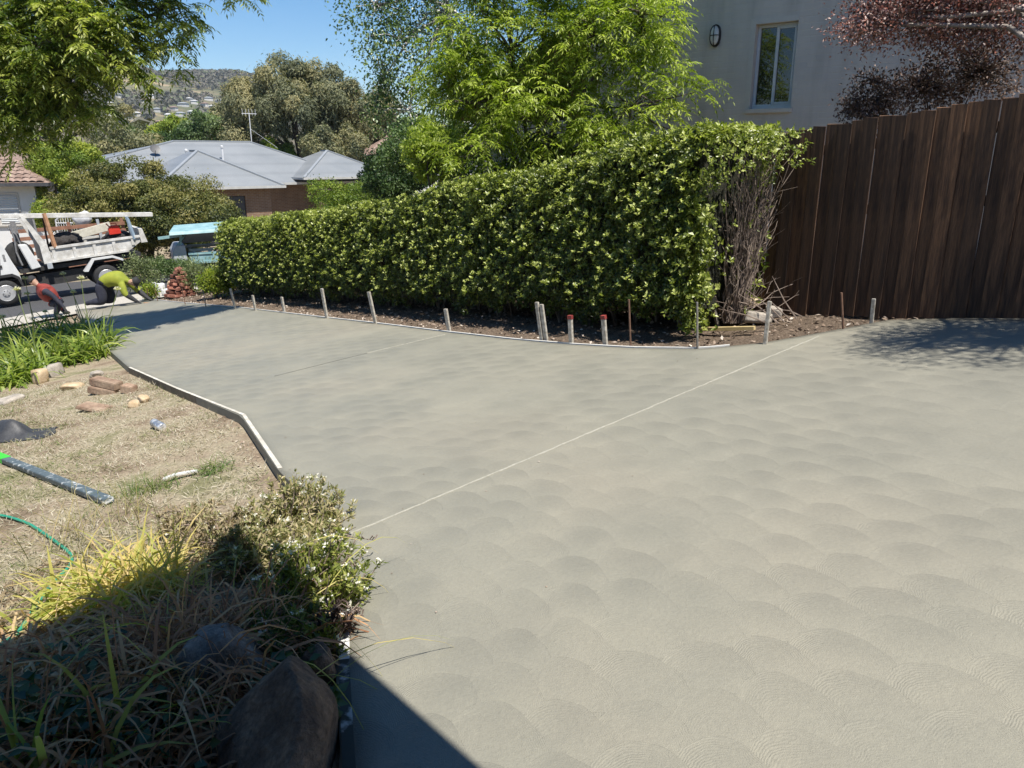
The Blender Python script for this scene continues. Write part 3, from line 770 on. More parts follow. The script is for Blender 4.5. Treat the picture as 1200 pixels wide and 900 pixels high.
# ------------------------------------------------------------------ rocks
def rock_mesh(size, seed, sub=4, cuts=9, rough=.05, blocky=False):
    r_ = np.random.default_rng(seed)
    bm = bmesh.new(); bmesh.ops.create_icosphere(bm, subdivisions=sub, radius=1)
    P = np.array([v.co[:] for v in bm.verts]); N = nrm(P)
    pl = nrm(r_.normal(size=(cuts, 3))); dd = r_.uniform(.50, .80, cuts)
    if blocky:
        ax = np.array([[1, 0, 0], [-1, 0, 0], [0, 1, 0], [0, -1, 0], [0, 0, 1], [0, 0, -1.]]); pl = np.concatenate([nrm(ax + r_.normal(0, .16, ax.shape)), pl[:5]]); dd = np.r_[r_.uniform(.55, .72, 6), r_.uniform(.72, .85, 5)]
    k = np.ones(len(P))
    for q, d_ in zip(pl, dd):
        c = N @ q; k = np.where(c > .01, np.minimum(k, d_ / np.maximum(c, .01)), k)
    ph = r_.uniform(0, 6, 6)
    k = k * (1 + rough * (np.sin(N[:, 0] * 7 + ph[0]) * np.sin(N[:, 1] * 6 + ph[1]) + .5 * np.sin(N[:, 2] * 15 + ph[2]) * np.sin(N[:, 0] * 13 + ph[3]) + .3 * np.sin(N[:, 1] * 29 + ph[4]) * np.sin(N[:, 2] * 27 + ph[5])))
    P = N * k[:, None] * np.array(size)
    for v, p in zip(bm.verts, P): v.co = p
    me = bpy.data.meshes.new('rock'); bm.to_mesh(me); bm.free()
    for p in me.polygons: p.use_smooth = True
    return me
def rock(name, label, c, size, seed, m, group=None, rz=0, sub=4, cuts=9, tilt=(0, 0), cat='rock', rough=.05, blocky=True):
    me = rock_mesh(size, seed, sub, cuts, rough * (.4 if blocky else 1), blocky); me.materials.append(m); o = link(name, me); o.location = c; o.rotation_euler = (tilt[0], tilt[1], rz)
    return setp(o, label, cat, group)
M_sand = mat('sandstone', (.42, .30, .17), (.62, .49, .33), 7, .9, .5, .01, fine=.15, obj=True)
M_greyrock = mat('grey_rock', (.28, .25, .21), (.52, .46, .39), 6, .9, .6, .012, fine=.2, obj=True)
M_boulder = mat('brown_boulder', (.10, .065, .042), (.30, .20, .125), 5, .95, 1.0, .035, fine=.4, obj=True)
M_lichen = mat('lichen_rock', (.10, .085, .07), (.36, .325, .27), 9, .92, .8, .02, fine=.25, obj=True)
gr = 'stones at the foot of the bare shrub'
for (px, py, s, lab, m) in [((850), 371, (.09, .07, .10), 'upright pale sandstone chunk at left of the stones under the bare shrub', M_sand), (868, 374, (.07, .06, .075), 'small sandstone chunk leaning on the upright pale one', M_sand),
                           (880, 366, (.12, .08, .07), 'flat yellowish stone on top of the little stone pile near the fence', M_sand), (888, 377, (.19, .11, .085), 'broad buff stone lowest in the pile by the bare shrub', M_greyrock), (906, 372, (.12, .09, .09), 'grey stone at right of the pile closest to the fence', M_greyrock)]:
    c = G(px, py); rock('garden_stone', lab, (c[0], c[1], c[2] + s[2] * .55 + (.07 if py == 366 else 0)), s, int(px), m, gr, rz=px * .7)
c0, c1 = G(822, 388), G(884, 388)
mb = MB(); mb.bar(c0 + np.array([0, 0, .02]), c1 + np.array([0, 0, .03]), .05, .035); o = mb.build('timber_offcut', mat('yellow_pine', (.45, .34, .15), (.60, .48, .25), 8, .8)); setp(o, 'pale yellow timber offcut lying on mulch below the stones', 'timber')

# ------------------------------------------------------------------ neighbour's rendered house (right)
def painted_brick(name, c1, c2, bw=.24, bh=.086, mortar=.01, strength=.35, dist=.006, cm=None, axes='local'):
    m, t, b = newmat(name); b.inputs['Roughness'].default_value = .85
    tc = t.nodes.new('ShaderNodeTexCoord'); sp = t.nodes.new('ShaderNodeSeparateXYZ'); t.links.new(tc.outputs['Object'], sp.inputs[0])
    N = NM(t); u_ = N.m('ADD', sp.outputs[0], sp.outputs[1]); cb = t.nodes.new('ShaderNodeCombineXYZ'); t.links.new(u_, cb.inputs[0]); t.links.new(sp.outputs[2], cb.inputs[1])
    br = t.nodes.new('ShaderNodeTexBrick'); t.links.new(cb.outputs[0], br.inputs['Vector']); br.inputs['Scale'].default_value = 1
    br.inputs['Brick Width'].default_value = bw; br.inputs['Row Height'].default_value = bh; br.inputs['Mortar Size'].default_value = mortar; br.inputs['Mortar Smooth'].default_value = .4
    br.inputs['Color1'].default_value = (*c1, 1); br.inputs['Color2'].default_value = (*c2, 1); br.inputs['Mortar'].default_value = (*(cm or c1), 1); br.inputs['Bias'].default_value = 0
    n = noise(t, 1.3, 5, .6, tc.outputs['Object']); n2 = noise(t, 30, 3, .6, tc.outputs['Object'])
    col = mix(t, 1.0, br.outputs['Color'], ramp(t, n.outputs[0], [(.3, (.90, .90, .91)), (.7, (1.06, 1.06, 1.05))]).outputs[0], 'MULTIPLY')
    mp_ = t.nodes.new('ShaderNodeMapping'); mp_.inputs['Scale'].default_value = (2.2, 2.2, .22); t.links.new(tc.outputs['Object'], mp_.inputs['Vector']); n3 = noise(t, 1.6, 6, .62, mp_.outputs[0])
    col = mix(t, 1.0, col, ramp(t, n3.outputs[0], [(.32, (.84, .84, .83)), (.5, (1.0, 1.0, 1.0)), (.72, (1.04, 1.04, 1.03))]).outputs[0], 'MULTIPLY')
    t.links.new(col, b.inputs['Base Color'])
    h = N.m('ADD', N.m('MULTIPLY', br.outputs['Fac'], -1), N.m('MULTIPLY', n2.outputs[0], .35)); bump(t, b, h, strength, dist)
    return m
M_wall = painted_brick('painted_brick_wall', (.52, .485, .44), (.495, .465, .425), strength=.5, dist=.004)
WC = np.array([4.05, 12.05]); wd = np.array([.80, -.60]); wn = np.array([-.60, -.80])      # along to the right, outward
WZ = float(g(*WC)) - .2
hang = math.atan2(wd[1], wd[0])
nh = thing('neighbour_house', 'cream painted brick house wall in shade behind the hedge and fence', 'house', (WC[0], WC[1], WZ), (0, 0, hang))
# local: x along the wall to the right, -y outward, z up ; window opening
def wloc(px, py):               # where a sight line meets the wall
    r = ray(px, py); n3 = np.array([wn[0], wn[1], 0]); t_ = (n3 @ np.array([WC[0], WC[1], 0])) / (n3 @ r); q = r * t_
    return float((q[:2] - WC) @ wd), q[2] + EYE - WZ
xa, za = wloc(878, 128); xb, zb_ = wloc(919, 37)
wx0, wx1, wz0, wz1 = xa, xa + .62, za, za + 1.18
XL, XR, ZT = -3.5, 9.0, 6.2
mb = MB(); th = .24
mb.b2(XL, wx0, 0, th, -.5, ZT); mb.b2(wx1, XR, 0, th, -.5, ZT); mb.b2(wx0, wx1, 0, th, -.5, wz0); mb.b2(wx0, wx1, 0, th, wz1, ZT)
mb.b2(XL, XL + th, th, 8, -.5, ZT); mb.b2(XR - th, XR, th, 8, -.5, ZT); mb.b2(XL, XR, 8, 8 + th, -.5, ZT)
mb.build('wall', M_wall, nh, local=True)
M_whitepaint = mat('cream_paint', (.56, .53, .49), (.60, .57, .52), 10, .5)
M_alu = mat('white_window_frame', (.58, .61, .62), (.66, .68, .69), 10, .4)
M_sill = mat('pale_sill', (.58, .55, .49), (.66, .62, .56), 10, .7)
def glassmat(name, c=(.012, .016, .015), rough=.03, spec=.9):
    m, t, b = newmat(name); b.inputs['Base Color'].default_value = (*c, 1); b.inputs['Roughness'].default_value = rough; b.inputs['Specular IOR Level'].default_value = spec
    return m
M_glass = glassmat('window_glass')
mb = MB(); fy0, fy1 = .10, .16; e = .045
mb.b2(wx0 + .003, wx0 + e, fy0, fy1, wz0 + .003, wz1 - .003); mb.b2(wx1 - e, wx1 - .003, fy0, fy1, wz0 + .003, wz1 - .003); mb.b2(wx0 + e, wx1 - e, fy0, fy1, wz0 + .003, wz0 + e + .02); mb.b2(wx0 + e, wx1 - e, fy0, fy1, wz1 - e, wz1 - .003)
wf = mb.build('window', M_alu, nh, local=True)
xm = (wx0 + wx1) / 2
mb = MB(); mb.b2(xm - .022, xm + .022, fy0 - .012, fy1 - .02, wz0 + e + .02, wz1 - e); mb.b2(xm + .022, wx1 - e, fy0 - .010, fy1 - .03, wz0 + e + .02, wz0 + e + .05); mb.b2(xm + .022, wx1 - e, fy0 - .010, fy1 - .03, wz1 - e - .03, wz1 - e); mb.b2(wx1 - e - .025, wx1 - e, fy0 - .010, fy1 - .03, wz0 + e + .05, wz1 - e - .03); mb.build('sash', M_alu, wf, local=True, bevel=.003)
mb = MB(); mb.b2(wx0 + e, xm - .022, fy0 + .03, fy0 + .036, wz0 + e + .02, wz1 - e); mb.build('pane', M_glass, wf, local=True)
mb = MB(); mb.b2(xm + .022, wx1 - e - .025, fy0 + .012, fy0 + .018, wz0 + e + .05, wz1 - e - .03); mb.build('pane', M_glass, wf, local=True)
mb = MB(); mb.b2(wx0 - .05, wx1 + .02, -.04, .10, wz0 - .065, wz0 + .001); mb.build('sill', M_sill, wf, local=True, bevel=.006)
mb = MB(); mb.b2(wx0 - .075, wx0 - .0, -.006, .0005, wz0 - .06, wz1 + .075); mb.b2(wx0, wx1 + .0, -.006, .0005, wz1, wz1 + .075); mb.build('trim', M_whitepaint, wf, local=True)
# main roof with deep eave
M_tile = mat('terracotta_tile', (.22, .10, .06), (.36, .18, .11), 6, .85, .4, .01, fine=.2)
M_gutter = mat('dark_gutter', (.05, .05, .055), (.08, .08, .085), 8, .5)
mb = MB(); o_ = 1.05
V = [(XL - o_, -o_, ZT), (XR + o_, -o_, ZT), (XR + o_, 8.9, ZT), (XL - o_, 8.9, ZT), (XL + 4.2, 4.1, ZT + 2.3), (XR - 4.2, 4.1, ZT + 2.3)]
mb.add(V, [(0, 1, 5, 4), (1, 2, 5), (2, 3, 4, 5), (3, 0, 4), (3, 2, 1, 0)]); mb.build('roof', M_tile, nh, local=True)
mb = MB(); mb.b2(XL - o_ - .1, XR + o_ + .1, -o_ - .11, -o_ - .003, ZT - .06, ZT + .07); mb.b2(XL - o_ - .11, XL - o_ - .003, -o_ + .0, 8.9, ZT - .06, ZT + .07); mb.build('gutter', M_gutter, nh, local=True)
# lower roof end poking out on the left of the wall
lx, lz = wloc(642, 40)
mb = MB(); xA = XL - .02; zA = lz + .1
V = [(xA, -.3, zA), (xA, 4.5, zA), (xA - 2.6, -.3, zA - 1.35), (xA - 2.6, 4.5, zA - 1.35)]
V += [(a_, b_, c_ - .14) for a_, b_, c_ in V]
mb.add(V, [(0, 1, 3, 2), (4, 6, 7, 5), (0, 2, 6, 4), (1, 5, 7, 3), (2, 3, 7, 6), (0, 4, 5, 1)]); mb.build('lower_roof', M_tile, nh, local=True)
mb = MB(); mb.bar((xA, -.34, zA - .06), (xA - 2.65, -.34, zA - 1.43), .07, .16, up=(0, 1, 0)); mb.build('barge_board', M_gutter, nh, local=True)
mb = MB(); mb.b2(xA - 2.3, xA, .2, 4.3, -.5, zA - 1.5); mb.build('side_wall', M_wall, nh, local=True)
# bulkhead lamp
lx, lz = wloc(839, 42)
lam = thing('bulkhead_lamp', 'oval caged bulkhead lamp fixed to the shaded cream wall', 'wall lamp', (WC[0] + wd[0] * lx, WC[1] + wd[1] * lx, WZ + lz), (0, 0, hang))
M_lampm = mat('dark_bronze', (.05, .05, .05), (.09, .085, .08), 9, .45, metal=.5)
M_lens = mat('frosted_lens', (.62, .62, .60), (.70, .70, .68), 9, .25)
def oval(rx, rz, y0, y1, n=24):
    return [(rx * math.cos(2 * math.pi * k / n) , rz * math.copysign(abs(math.sin(2 * math.pi * k / n)) ** .8, math.sin(2 * math.pi * k / n))) for k in range(n)]
mb = MB(); mb.prism(oval(.085, .16, 0, 0), -.03, 0); mb.build('base', M_lampm, lam, local=True)
mb = MB()
for y_, k in ((-.03, 1), (-.06, .93), (-.085, .7)):
    pass
P0, P1, P2 = oval(.07, .14, 0, 0), oval(.064, .13, 0, 0), oval(.04, .09, 0, 0); n = len(P0)
V = [(a_, -.031, b_) for a_, b_ in P0] + [(a_, -.065, b_) for a_, b_ in P1] + [(a_, -.088, b_) for a_, b_ in P2]
F = [(i + k * n, (i + 1) % n + k * n, (i + 1) % n + k * n + n, i + k * n + n) for k in (0, 1) for i in range(n)] + [list(range(2 * n, 3 * n))]
mb.add(V, F); mb.build('lens', M_lens, lam, local=True, smooth=True)
mb = MB(); P = oval(.075, .145, 0, 0)
mb.tube([(a_, -.05, b_) for a_, b_ in P] + [(P[0][0], -.05, P[0][1])], .008, 6)
mb.tube([(0, -.03, .15), (0, -.08, .12), (0, -.096, 0), (0, -.08, -.12), (0, -.03, -.15)], .007, 6); mb.tube([(-.08, -.03, .0), (-.05, -.085, .0), (0, -.098, 0), (.05, -.085, 0), (.08, -.03, 0)], .007, 6); mb.build('cage', M_lampm, lam, local=True)

# ------------------------------------------------------------------ trees
M_branch = mat('tree_bark', (.07, .055, .045), (.16, .13, .105), 9, .9, .7, .012)
M_birchbark = mat('birch_bark', (.09, .08, .075), (.66, .64, .60), 6, .8, .3, .006, stretch=(1, 1, 3.5), lo=.40, hi=.47)
L_ash = leafmat('ash_leaflet', [(0, (.12, .16, .020)), (.5, (.235, .295, .040)), (1, (.43, .48, .12))], .48, .42, .4)
L_pist = leafmat('pistache_leaflet', [(0, (.055, .09, .018)), (.5, (.16, .20, .036)), (1, (.40, .42, .12))], .42, .38, .45)
L_birch = leafmat('birch_leaf', [(0, (.035, .075, .025)), (.5, (.085, .14, .045)), (1, (.22, .28, .12))], .3, .35, .5)
L_gum = leafmat('gum_leaf', [(0, (.085, .098, .055)), (.5, (.165, .170, .090)), (1, (.27, .24, .115))], .2, .6, .25)
L_olive = leafmat('olive_bush_leaf', [(0, (.035, .05, .014)), (.5, (.115, .125, .030)), (1, (.23, .205, .065))], .2, .5, .3)
L_lime = leafmat('lime_bush_leaf', [(0, (.07, .12, .015)), (.5, (.17, .23, .03)), (1, (.33, .36, .05))], .3, .5, .3)
L_mid = leafmat('mid_green_leaf', [(0, (.028, .060, .020)), (.5, (.075, .125, .040)), (1, (.17, .22, .09))], .25, .5, .3)
L_plum = leafmat('plum_leaf', [(0, (.06, .042, .036)), (.5, (.22, .145, .128)), (1, (.56, .44, .39))], .3, .5, .35, tcol=(1.6, .8, .7))
L_dkplum = leafmat('dull_purple_leaf', [(0, (.04, .032, .026)), (.5, (.11, .078, .066)), (1, (.24, .18, .15))], .2, .55, .3, tcol=(1.3, 1, .8))

# light green ash behind the hedge
def P3(px, py, y): return at(px, py, y)
def lobe(px, py, y, rx, ry, rz): return [*P3(px, py, y), rx, ry, rz]
b0 = (.35, 12.0)
ash_tree('ash_tree', 'light green feathery ash tree behind the hedge in front of the cream wall', (b0[0], b0[1], float(g(*b0))),
         [lobe(600, 60, 11.9, 1.25, .6, 1.0), lobe(700, 40, 11.6, 1.1, .5, .9), lobe(640, 140, 11.5, 1.2, .5, .75), lobe(560, 120, 11.8, .85, .5, .65), lobe(740, 125, 11.2, .85, .4, .55), lobe(752, 15, 11.3, .50, .35, .6),
          lobe(640, -70, 12.0, 1.6, .7, 1.0), lobe(530, 85, 12.0, .5, .4, .5), lobe(700, 165, 11.2, .55, .35, .3), lobe(560, 175, 11.4, .55, .4, .3)],
         L_ash, M_branch, 820, 7, .29, 5, .100, .025, .075, ntw=170,
         extra=np.array([P3(*q) for q in [(815, 108, 11.0), (828, 100, 11.0), (800, 95, 11.0), (805, 82, 11.0), (785, 82, 11.1), (785, 120, 11.0), (770, 130, 11.0), (785, 12, 11.0), (790, 2, 11.0), (775, 45, 11.1), (760, 150, 11.0), (775, 165, 11.0), (790, 172, 11.0), (782, 40, 11.0), (782, 98, 11.0)]]))
# birch, white trunk, hanging small leaves
b0 = P3(527, 170, 19.0); b0[2] = float(g(b0[0], b0[1]))
leafy_tree('birch_tree', 'white barked birch with hanging grey green leaves left of the light green ash', 'tree', b0,
           [lobe(470, 45, 18.6, 1.0, .9, 1.0), lobe(525, 20, 19, 1.1, .9, 1.1), lobe(440, 5, 18.8, .9, .8, .8), lobe(500, -60, 19, 1.8, 1.3, 1.0), lobe(480, 130, 18.5, .9, .8, .8), lobe(530, 120, 18.7, .8, .8, .9), lobe(450, 90, 18.7, .45, .5, .7), lobe(570, 70, 19.2, .9, .9, 1.0)],
           L_birch, M_birchbark, 560, 26, (.14, .14, .18), (.075, .055), .10, shell=.4, ntw=160, hang=.45, fork=P3(527, 10, 19.0), ttw=.014)
# darker leafy small tree under the birch with pale stem
b0 = P3(538, 180, 16.5); b0[2] = float(g(b0[0], b0[1]))
leafy_tree('understory_tree', 'dense small leaved tree with pale forked stem just above the hedge', 'tree', b0,
           [lobe(492, 170, 16.6, .6, .6, .5), lobe(525, 195, 16.4, .8, .7, .5), lobe(590, 180, 16.2, .8, .7, .55), lobe(472, 188, 16.8, .45, .5, .4), lobe(560, 140, 16.5, .6, .6, .5)],
           L_mid, M_birchbark, 420, 34, (.12, .12, .09), (.06, .042), .06, shell=.4, ntw=70, fork=P3(542, 165, 16.5), trange=(.15, .95))
for (px, py, y, rx, rz, lab, mm, tr) in [(505, 165, 15.6, .55, .35, 'lime tufted shrub catching the sun in front of the birch', L_ash, (.4, 1)), (455, 208, 20, .7, .3, 'soft green shrub behind the hedge beside the grey roof', L_mid, (.4, 1)),
                                         (400, 226, 24.5, 1.2, .42, 'yellowish rounded shrub between hedge top and grey roofed house', L_lime, (.0, .6)), (465, 200, 18.5, .8, .45, 'dark glossy shrub directly behind the middle of the hedge', L_mid, (0, .6)), (640, 190, 12.2, 1.3, .5, 'dim low shrub between hedge and house wall under the ash', L_mid, (.0, .7))]:
    c = P3(px, py, y); leafy_tree('garden_shrub', lab, 'shrub', (c[0], c[1], float(g(c[0], c[1]))), [[*c, rx, rx * .8, rz], [c[0] + rx * .5, c[1], c[2] - rz * .4, rx * .7, rx * .7, rz * .8], [c[0], c[1], c[2] - rz * 1.1, rx * .9, rx * .8, rz]], mm, M_branch, 70, 150, 0, (.065, .038), .05, ntw=30, shell=.35, trange=tr, puff=(max(.16, rx * .26), max(.12, rz * .34)))

# overhanging tree, top left (trunk outside the frame)
b0 = (-9.4, 13.4)
ash_tree('pistache_tree', 'large glossy green feathery tree overhanging the top left corner', (b0[0], b0[1], float(g(*b0))),
         [lobe(30, 30, 13.2, 1.25, 1.0, 1.1), lobe(110, 20, 13.4, 1.15, .9, .8), lobe(60, 95, 13.0, .9, .8, .62), lobe(140, 66, 13.0, .62, .6, .34), lobe(190, 15, 13.6, .72, .6, .42), lobe(20, 140, 13.0, .55, .6, .5), lobe(90, 120, 13.0, .42, .5, .40), lobe(70, 50, 12.8, 1.1, .7, .8), lobe(10, 90, 13.0, .7, .7, .7),
          [-6.0, 13.8, 5.6, 1.9, 1.2, 1.3], [-5.0, 13.3, 5.9, 1.2, .9, .9], [-7.8, 13.9, 5.6, 2.0, 1.3, 1.5], [-9.9, 13.6, 4.0, 1.6, 1.3, 1.6]],
         L_pist, M_branch, 1300, 7, .32, 6, .125, .036, .14, ntw=240, fork=(-9.0, 13.4, 2.6), shell=.42,
         extra=np.array([P3(*q) for q in [(222, 45, 13.3), (228, 28, 13.3), (215, 20, 13.3), (222, 8, 13.3), (205, 78, 13.3), (175, 98, 13), (165, 105, 13), (280, -4, 13.8), (292, -6, 13.8), (270, -12, 13.8), (50, 155, 13), (10, 172, 13), (16, 178, 13), (122, 128, 13), (195, 50, 13.3), (185, 92, 13), (208, 60, 13.2), (40, 150, 13), (100, 140, 13)]]))

M_plumbark = mat('plum_bark', (.14, .12, .105), (.42, .38, .34), 9, .9, .7, .012)
# plum behind the fence on the right, trunk beyond the frame
b0 = (5.55, 6.9)
leafy_tree('plum_tree', 'purple leaved plum tree spreading above the paling fence at top right', 'tree', (b0[0], b0[1], float(g(*b0))),
           [lobe(1045, 12, 8.2, .45, .45, .40), lobe(1020, 30, 8.2, .22, .3, .18), lobe(1090, 0, 8.2, .6, .5, .5), lobe(1120, -30, 8.2, .7, .6, .55), lobe(1160, 15, 7.9, .5, .5, .4), lobe(1205, -10, 7.8, .6, .6, .5), [5.6, 6.3, 4.1, 1.0, 1.0, .8], [4.9, 4.7, 4.35, 1.1, .8, .45], [5.7, 4.5, 4.5, 1.0, .9, .5], [5.2, 4.2, 4.7, 1.1, .8, .4]],
           L_plum, M_plumbark, 560, 100, (.11, .11, .08), (.036, .021), .075, shell=.45, ntw=520, fork=(5.35, 7.1, 2.2), ttw=.012)
b0 = (4.75, 8.4)
leafy_tree('purple_shrub', 'dull purple shrub low against the fence top below the plum', 'shrub', (b0[0], b0[1], float(g(*b0))),
           [lobe(1030, 118, 9.0, .38, .35, .24), lobe(1085, 100, 8.9, .42, .35, .30), lobe(1150, 85, 8.6, .5, .4, .34), lobe(1005, 128, 9.1, .18, .2, .14), lobe(1020, 92, 9.1, .16, .2, .14)],
           L_dkplum, M_branch, 300, 26, (.07, .07, .06), (.040, .022), .03, ntw=200, ttw=.006, shell=.5)

# ------------------------------------------------------------------ houses across the street
def hip(mb, x0, x1, y0, y1, z, rise, inl=None):
    dx, dy = x1 - x0, y1 - y0; r_ = min(dx, dy) / 2
    if dx >= dy: A_, B_ = (x0 + (inl or r_), (y0 + y1) / 2), (x1 - r_, (y0 + y1) / 2)
    else: A_, B_ = ((x0 + x1) / 2, y0 + r_), ((x0 + x1) / 2, y1 - r_)
    V = [(x0, y0, z), (x1, y0, z), (x1, y1, z), (x0, y1, z), (*A_, z + rise), (*B_, z + rise)]
    if dx >= dy: F = [(0, 1, 5, 4), (1, 2, 5), (2, 3, 4, 5), (3, 0, 4)]
    else: F = [(0, 1, 4), (1, 2, 5, 4), (2, 3, 5), (3, 0, 4, 5)]
    mb.add(V, F + [(3, 2, 1, 0)])
    return V
def metalroof(name, c1, c2):
    m, t, b = newmat(name); b.inputs['Roughness'].default_value = .42; b.inputs['Metallic'].default_value = .0; b.inputs['Specular IOR Level'].default_value = .5
    p = pos(t, True); n = noise(t, .4, 4, .6, p); r = ramp(t, n.outputs[0], [(.35, c1), (.65, c2)])
    sp = t.nodes.new('ShaderNodeSeparateXYZ'); t.links.new(p, sp.inputs[0]); N = NM(t)
    w_ = N.m('SINE', N.m('MULTIPLY', sp.outputs[2], 2 * math.pi / .55))
    r2 = ramp(t, N.m('MULTIPLY_ADD', w_, .5, .5), [(.0, (.93,) * 3), (.3, (1.02,) * 3)])
    t.links.new(mix(t, 1.0, r.outputs[0], r2.outputs[0], 'MULTIPLY'), b.inputs['Base Color']); return m
M_roofgrey = metalroof('grey_metal_roof', (.172, .184, .192), (.212, .222, .228))
M_ridge = mat('ridge_cap', (.26, .28, .30), (.30, .32, .34), 3, .5)
M_fascia = mat('pale_fascia', (.42, .42, .40), (.5, .5, .48), 3, .6)
M_brick = painted_brick('tan_brick', (.20, .115, .065), (.15, .08, .045), .24, .086, .012, .5, .006, cm=(.22, .19, .15))
M_dark = mat('dark_opening', (.02, .018, .016), (.03, .026, .022), 3, .8)
M_garage = mat('charcoal_door', (.035, .036, .04), (.05, .052, .055), 4, .5)
M_pipe = mat('white_flue', (.6, .6, .6), (.7, .7, .7), 5, .5)
GA = np.array([-16.1, 42.0]); ge = np.array([.77, .64]); gang = math.atan2(.64, .77)
GZ = -2.45
gh = thing('brick_house', 'tan brick house with low grey metal hip roofs across the street', 'house', (*GA, GZ), (0, 0, gang))
EV = 2.62
mb = MB(); hip(mb, -9.5, 11.6, 3.6, 14.6, EV + .0, 2.45, inl=10.8); hip(mb, -2.8, 4.0, -.55, 7.4, EV - .01, 1.85); hip(mb, 6.7, 13.3, 2.6, 10.0, EV + .30, 1.60); rf = mb.build('roof', M_roofgrey, gh, local=True)
mb = MB()
def cap(p, q, wd_=.16): mb.bar(p, q, wd_, .07)
rM = 2.45; y_ = 9.1; z_ = EV + rM + .02
cap((1.3, y_, z_), (6.1, y_, z_)); cap((-9.5, 3.6, EV + .03), (1.3, y_, z_)); cap((11.6, 3.6, EV + .03), (6.1, y_, z_))
cap((.6, 2.85, EV + 1.86), (.6, 4.0, EV + 1.86)); cap((-2.8, -.55, EV + .02), (.6, 2.85, EV + 1.86)); cap((4.0, -.55, EV + .02), (.6, 2.85, EV + 1.86))
cap((6.7, 2.6, EV + .32), (10.0, 5.9, EV + 1.92)); cap((13.3, 2.6, EV + .32), (10.0, 5.9, EV + 1.92)); cap((10.0, 5.9, EV + 1.92), (10.0, 6.7, EV + 1.92)); mb.build('ridge_cap', M_ridge, rf, local=True)
mb = MB()
for (x0, x1, y0, y1, z) in ((-2.8, 4.0, -.55, 7.4, EV), (6.7, 13.3, 2.6, 10.0, EV + .31), (-9.5, 11.6, 3.6, 14.6, EV + .01)):
    mb.b2(x0 - .08, x1 + .08, y0 - .09, y0 + .02, z - .13, z + .0); mb.b2(x0 - .09, x0 + .02, y0 + .02, y1, z - .13, z + .0); mb.b2(x1 - .02, x1 + .09, y0 + .02, y1, z - .13, z + .0)
mb.build('gutter', M_fascia, gh, local=True)
mb = MB()
mb.b2(-2.3, -1.7, 0, .24, -.6, EV - .02); mb.b2(1.95, 3.4, 0, .24, -.6, EV - .02); mb.b2(-1.7, 1.95, 0, .24, 2.1, EV - .02); mb.b2(3.16, 3.4, .24, 7, -.6, EV - .02); mb.b2(-2.3, -2.06, .24, 7, -.6, EV - .02)
mb.b2(-9.0, 11.2, 4.6, 4.84, -.6, EV); mb.b2(-9.0, -8.7, 4.84, 14, -.6, EV); mb.b2(10.9, 11.2, 4.84, 14, -.6, EV); mb.b2(7.8, 8.45, 3.1, 3.7, -.6, EV + .25); mb.b2(12.8, 13.4, 3.1, 3.7, -.6, EV + .25); mb.b2(9.7, 13.4, 4.3, 4.54, -.6, EV + .25)
mb.build('wall', M_brick, gh, local=True)
gd = None
mb = MB(); mb.b2(-1.7, 1.95, .10, .16, -.6, 2.1)
for k in range(4): mb.b2(-1.69, 1.94, .07, .10, -.5 + k * .65, .1 + k * .65)
mb.build('garage_door', M_garage, gh, local=True)
mb = MB(); mb.b2(8.5, 9.55, 4.56, 4.599, -.6, 2.1); mb.build('door', M_dark, gh, local=True)
mb = MB(); mb.b2(10.5, 12.3, 4.26, 4.299, .8, 2.1); mb.build('window', M_dark, gh, local=True)
for (x, y) in ((1.0, 6.0), (3.3, 6.5)):
    mb = MB(); zz = EV + 2.45 * (y - 3.6) / 5.5; mb.lathe([(.07, zz - .3), (.07, zz + .75), (.10, zz + .76), (.10, zz + .86), (.02, zz + .9)], (x, y, 0), k=10); mb.build('flue', M_pipe, gh, local=True)
dishc = (-.4, 7.2, EV + 1.45)
mb = MB(); mb.tube([dishc, (dishc[0], dishc[1] - .05, dishc[2] + .45)], .03, 6); mb.tube([(dishc[0], dishc[1] - .05, dishc[2] + .45), (dishc[0] - .1, dishc[1] - .45, dishc[2] + .35)], .015, 5)
R = Matrix.Rotation(math.radians(62), 3, 'X') @ Matrix.Rotation(0.4, 3, 'Z')
V = []; F = []
for i in range(4):
    for j in range(16):
        r_ = .095 * i + .01; t_ = 2 * math.pi * j / 16; q = R @ Vector((r_ * math.cos(t_), r_ * math.sin(t_), .28 * r_ * r_)); V.append((dishc[0] + q.x, dishc[1] - .08 + q.y, dishc[2] + .5 + q.z))
for i in range(3):
    for j in range(16): F.append((i * 16 + j, i * 16 + (j + 1) % 16, i * 16 + 16 + (j + 1) % 16, i * 16 + 16 + j))
mb.add(V, F); mb.build('satellite_dish', M_gutter, gh, local=True)
# TV mast standing on that roof
ax, ay = 6.6, 10.0
mb = MB(); zb = EV + 2.2; mb.tube([(ax, ay, zb), (ax, ay, zb + 2.1)], .03, 6); mb.tube([(ax, ay, zb + 1.1), (ax + 1.6, ay - .4, zb - .1)], .012, 4); mb.tube([(ax - .5, ay, zb + 2.05), (ax + .5, ay, zb + 2.05)], .02, 5)
for k in range(5): mb.tube([(ax - .45 + k * .22, ay, zb + 1.95), (ax - .45 + k * .22, ay, zb + 2.35)], .013, 4)
mb.build('antenna', M_pipe, gh, local=True)

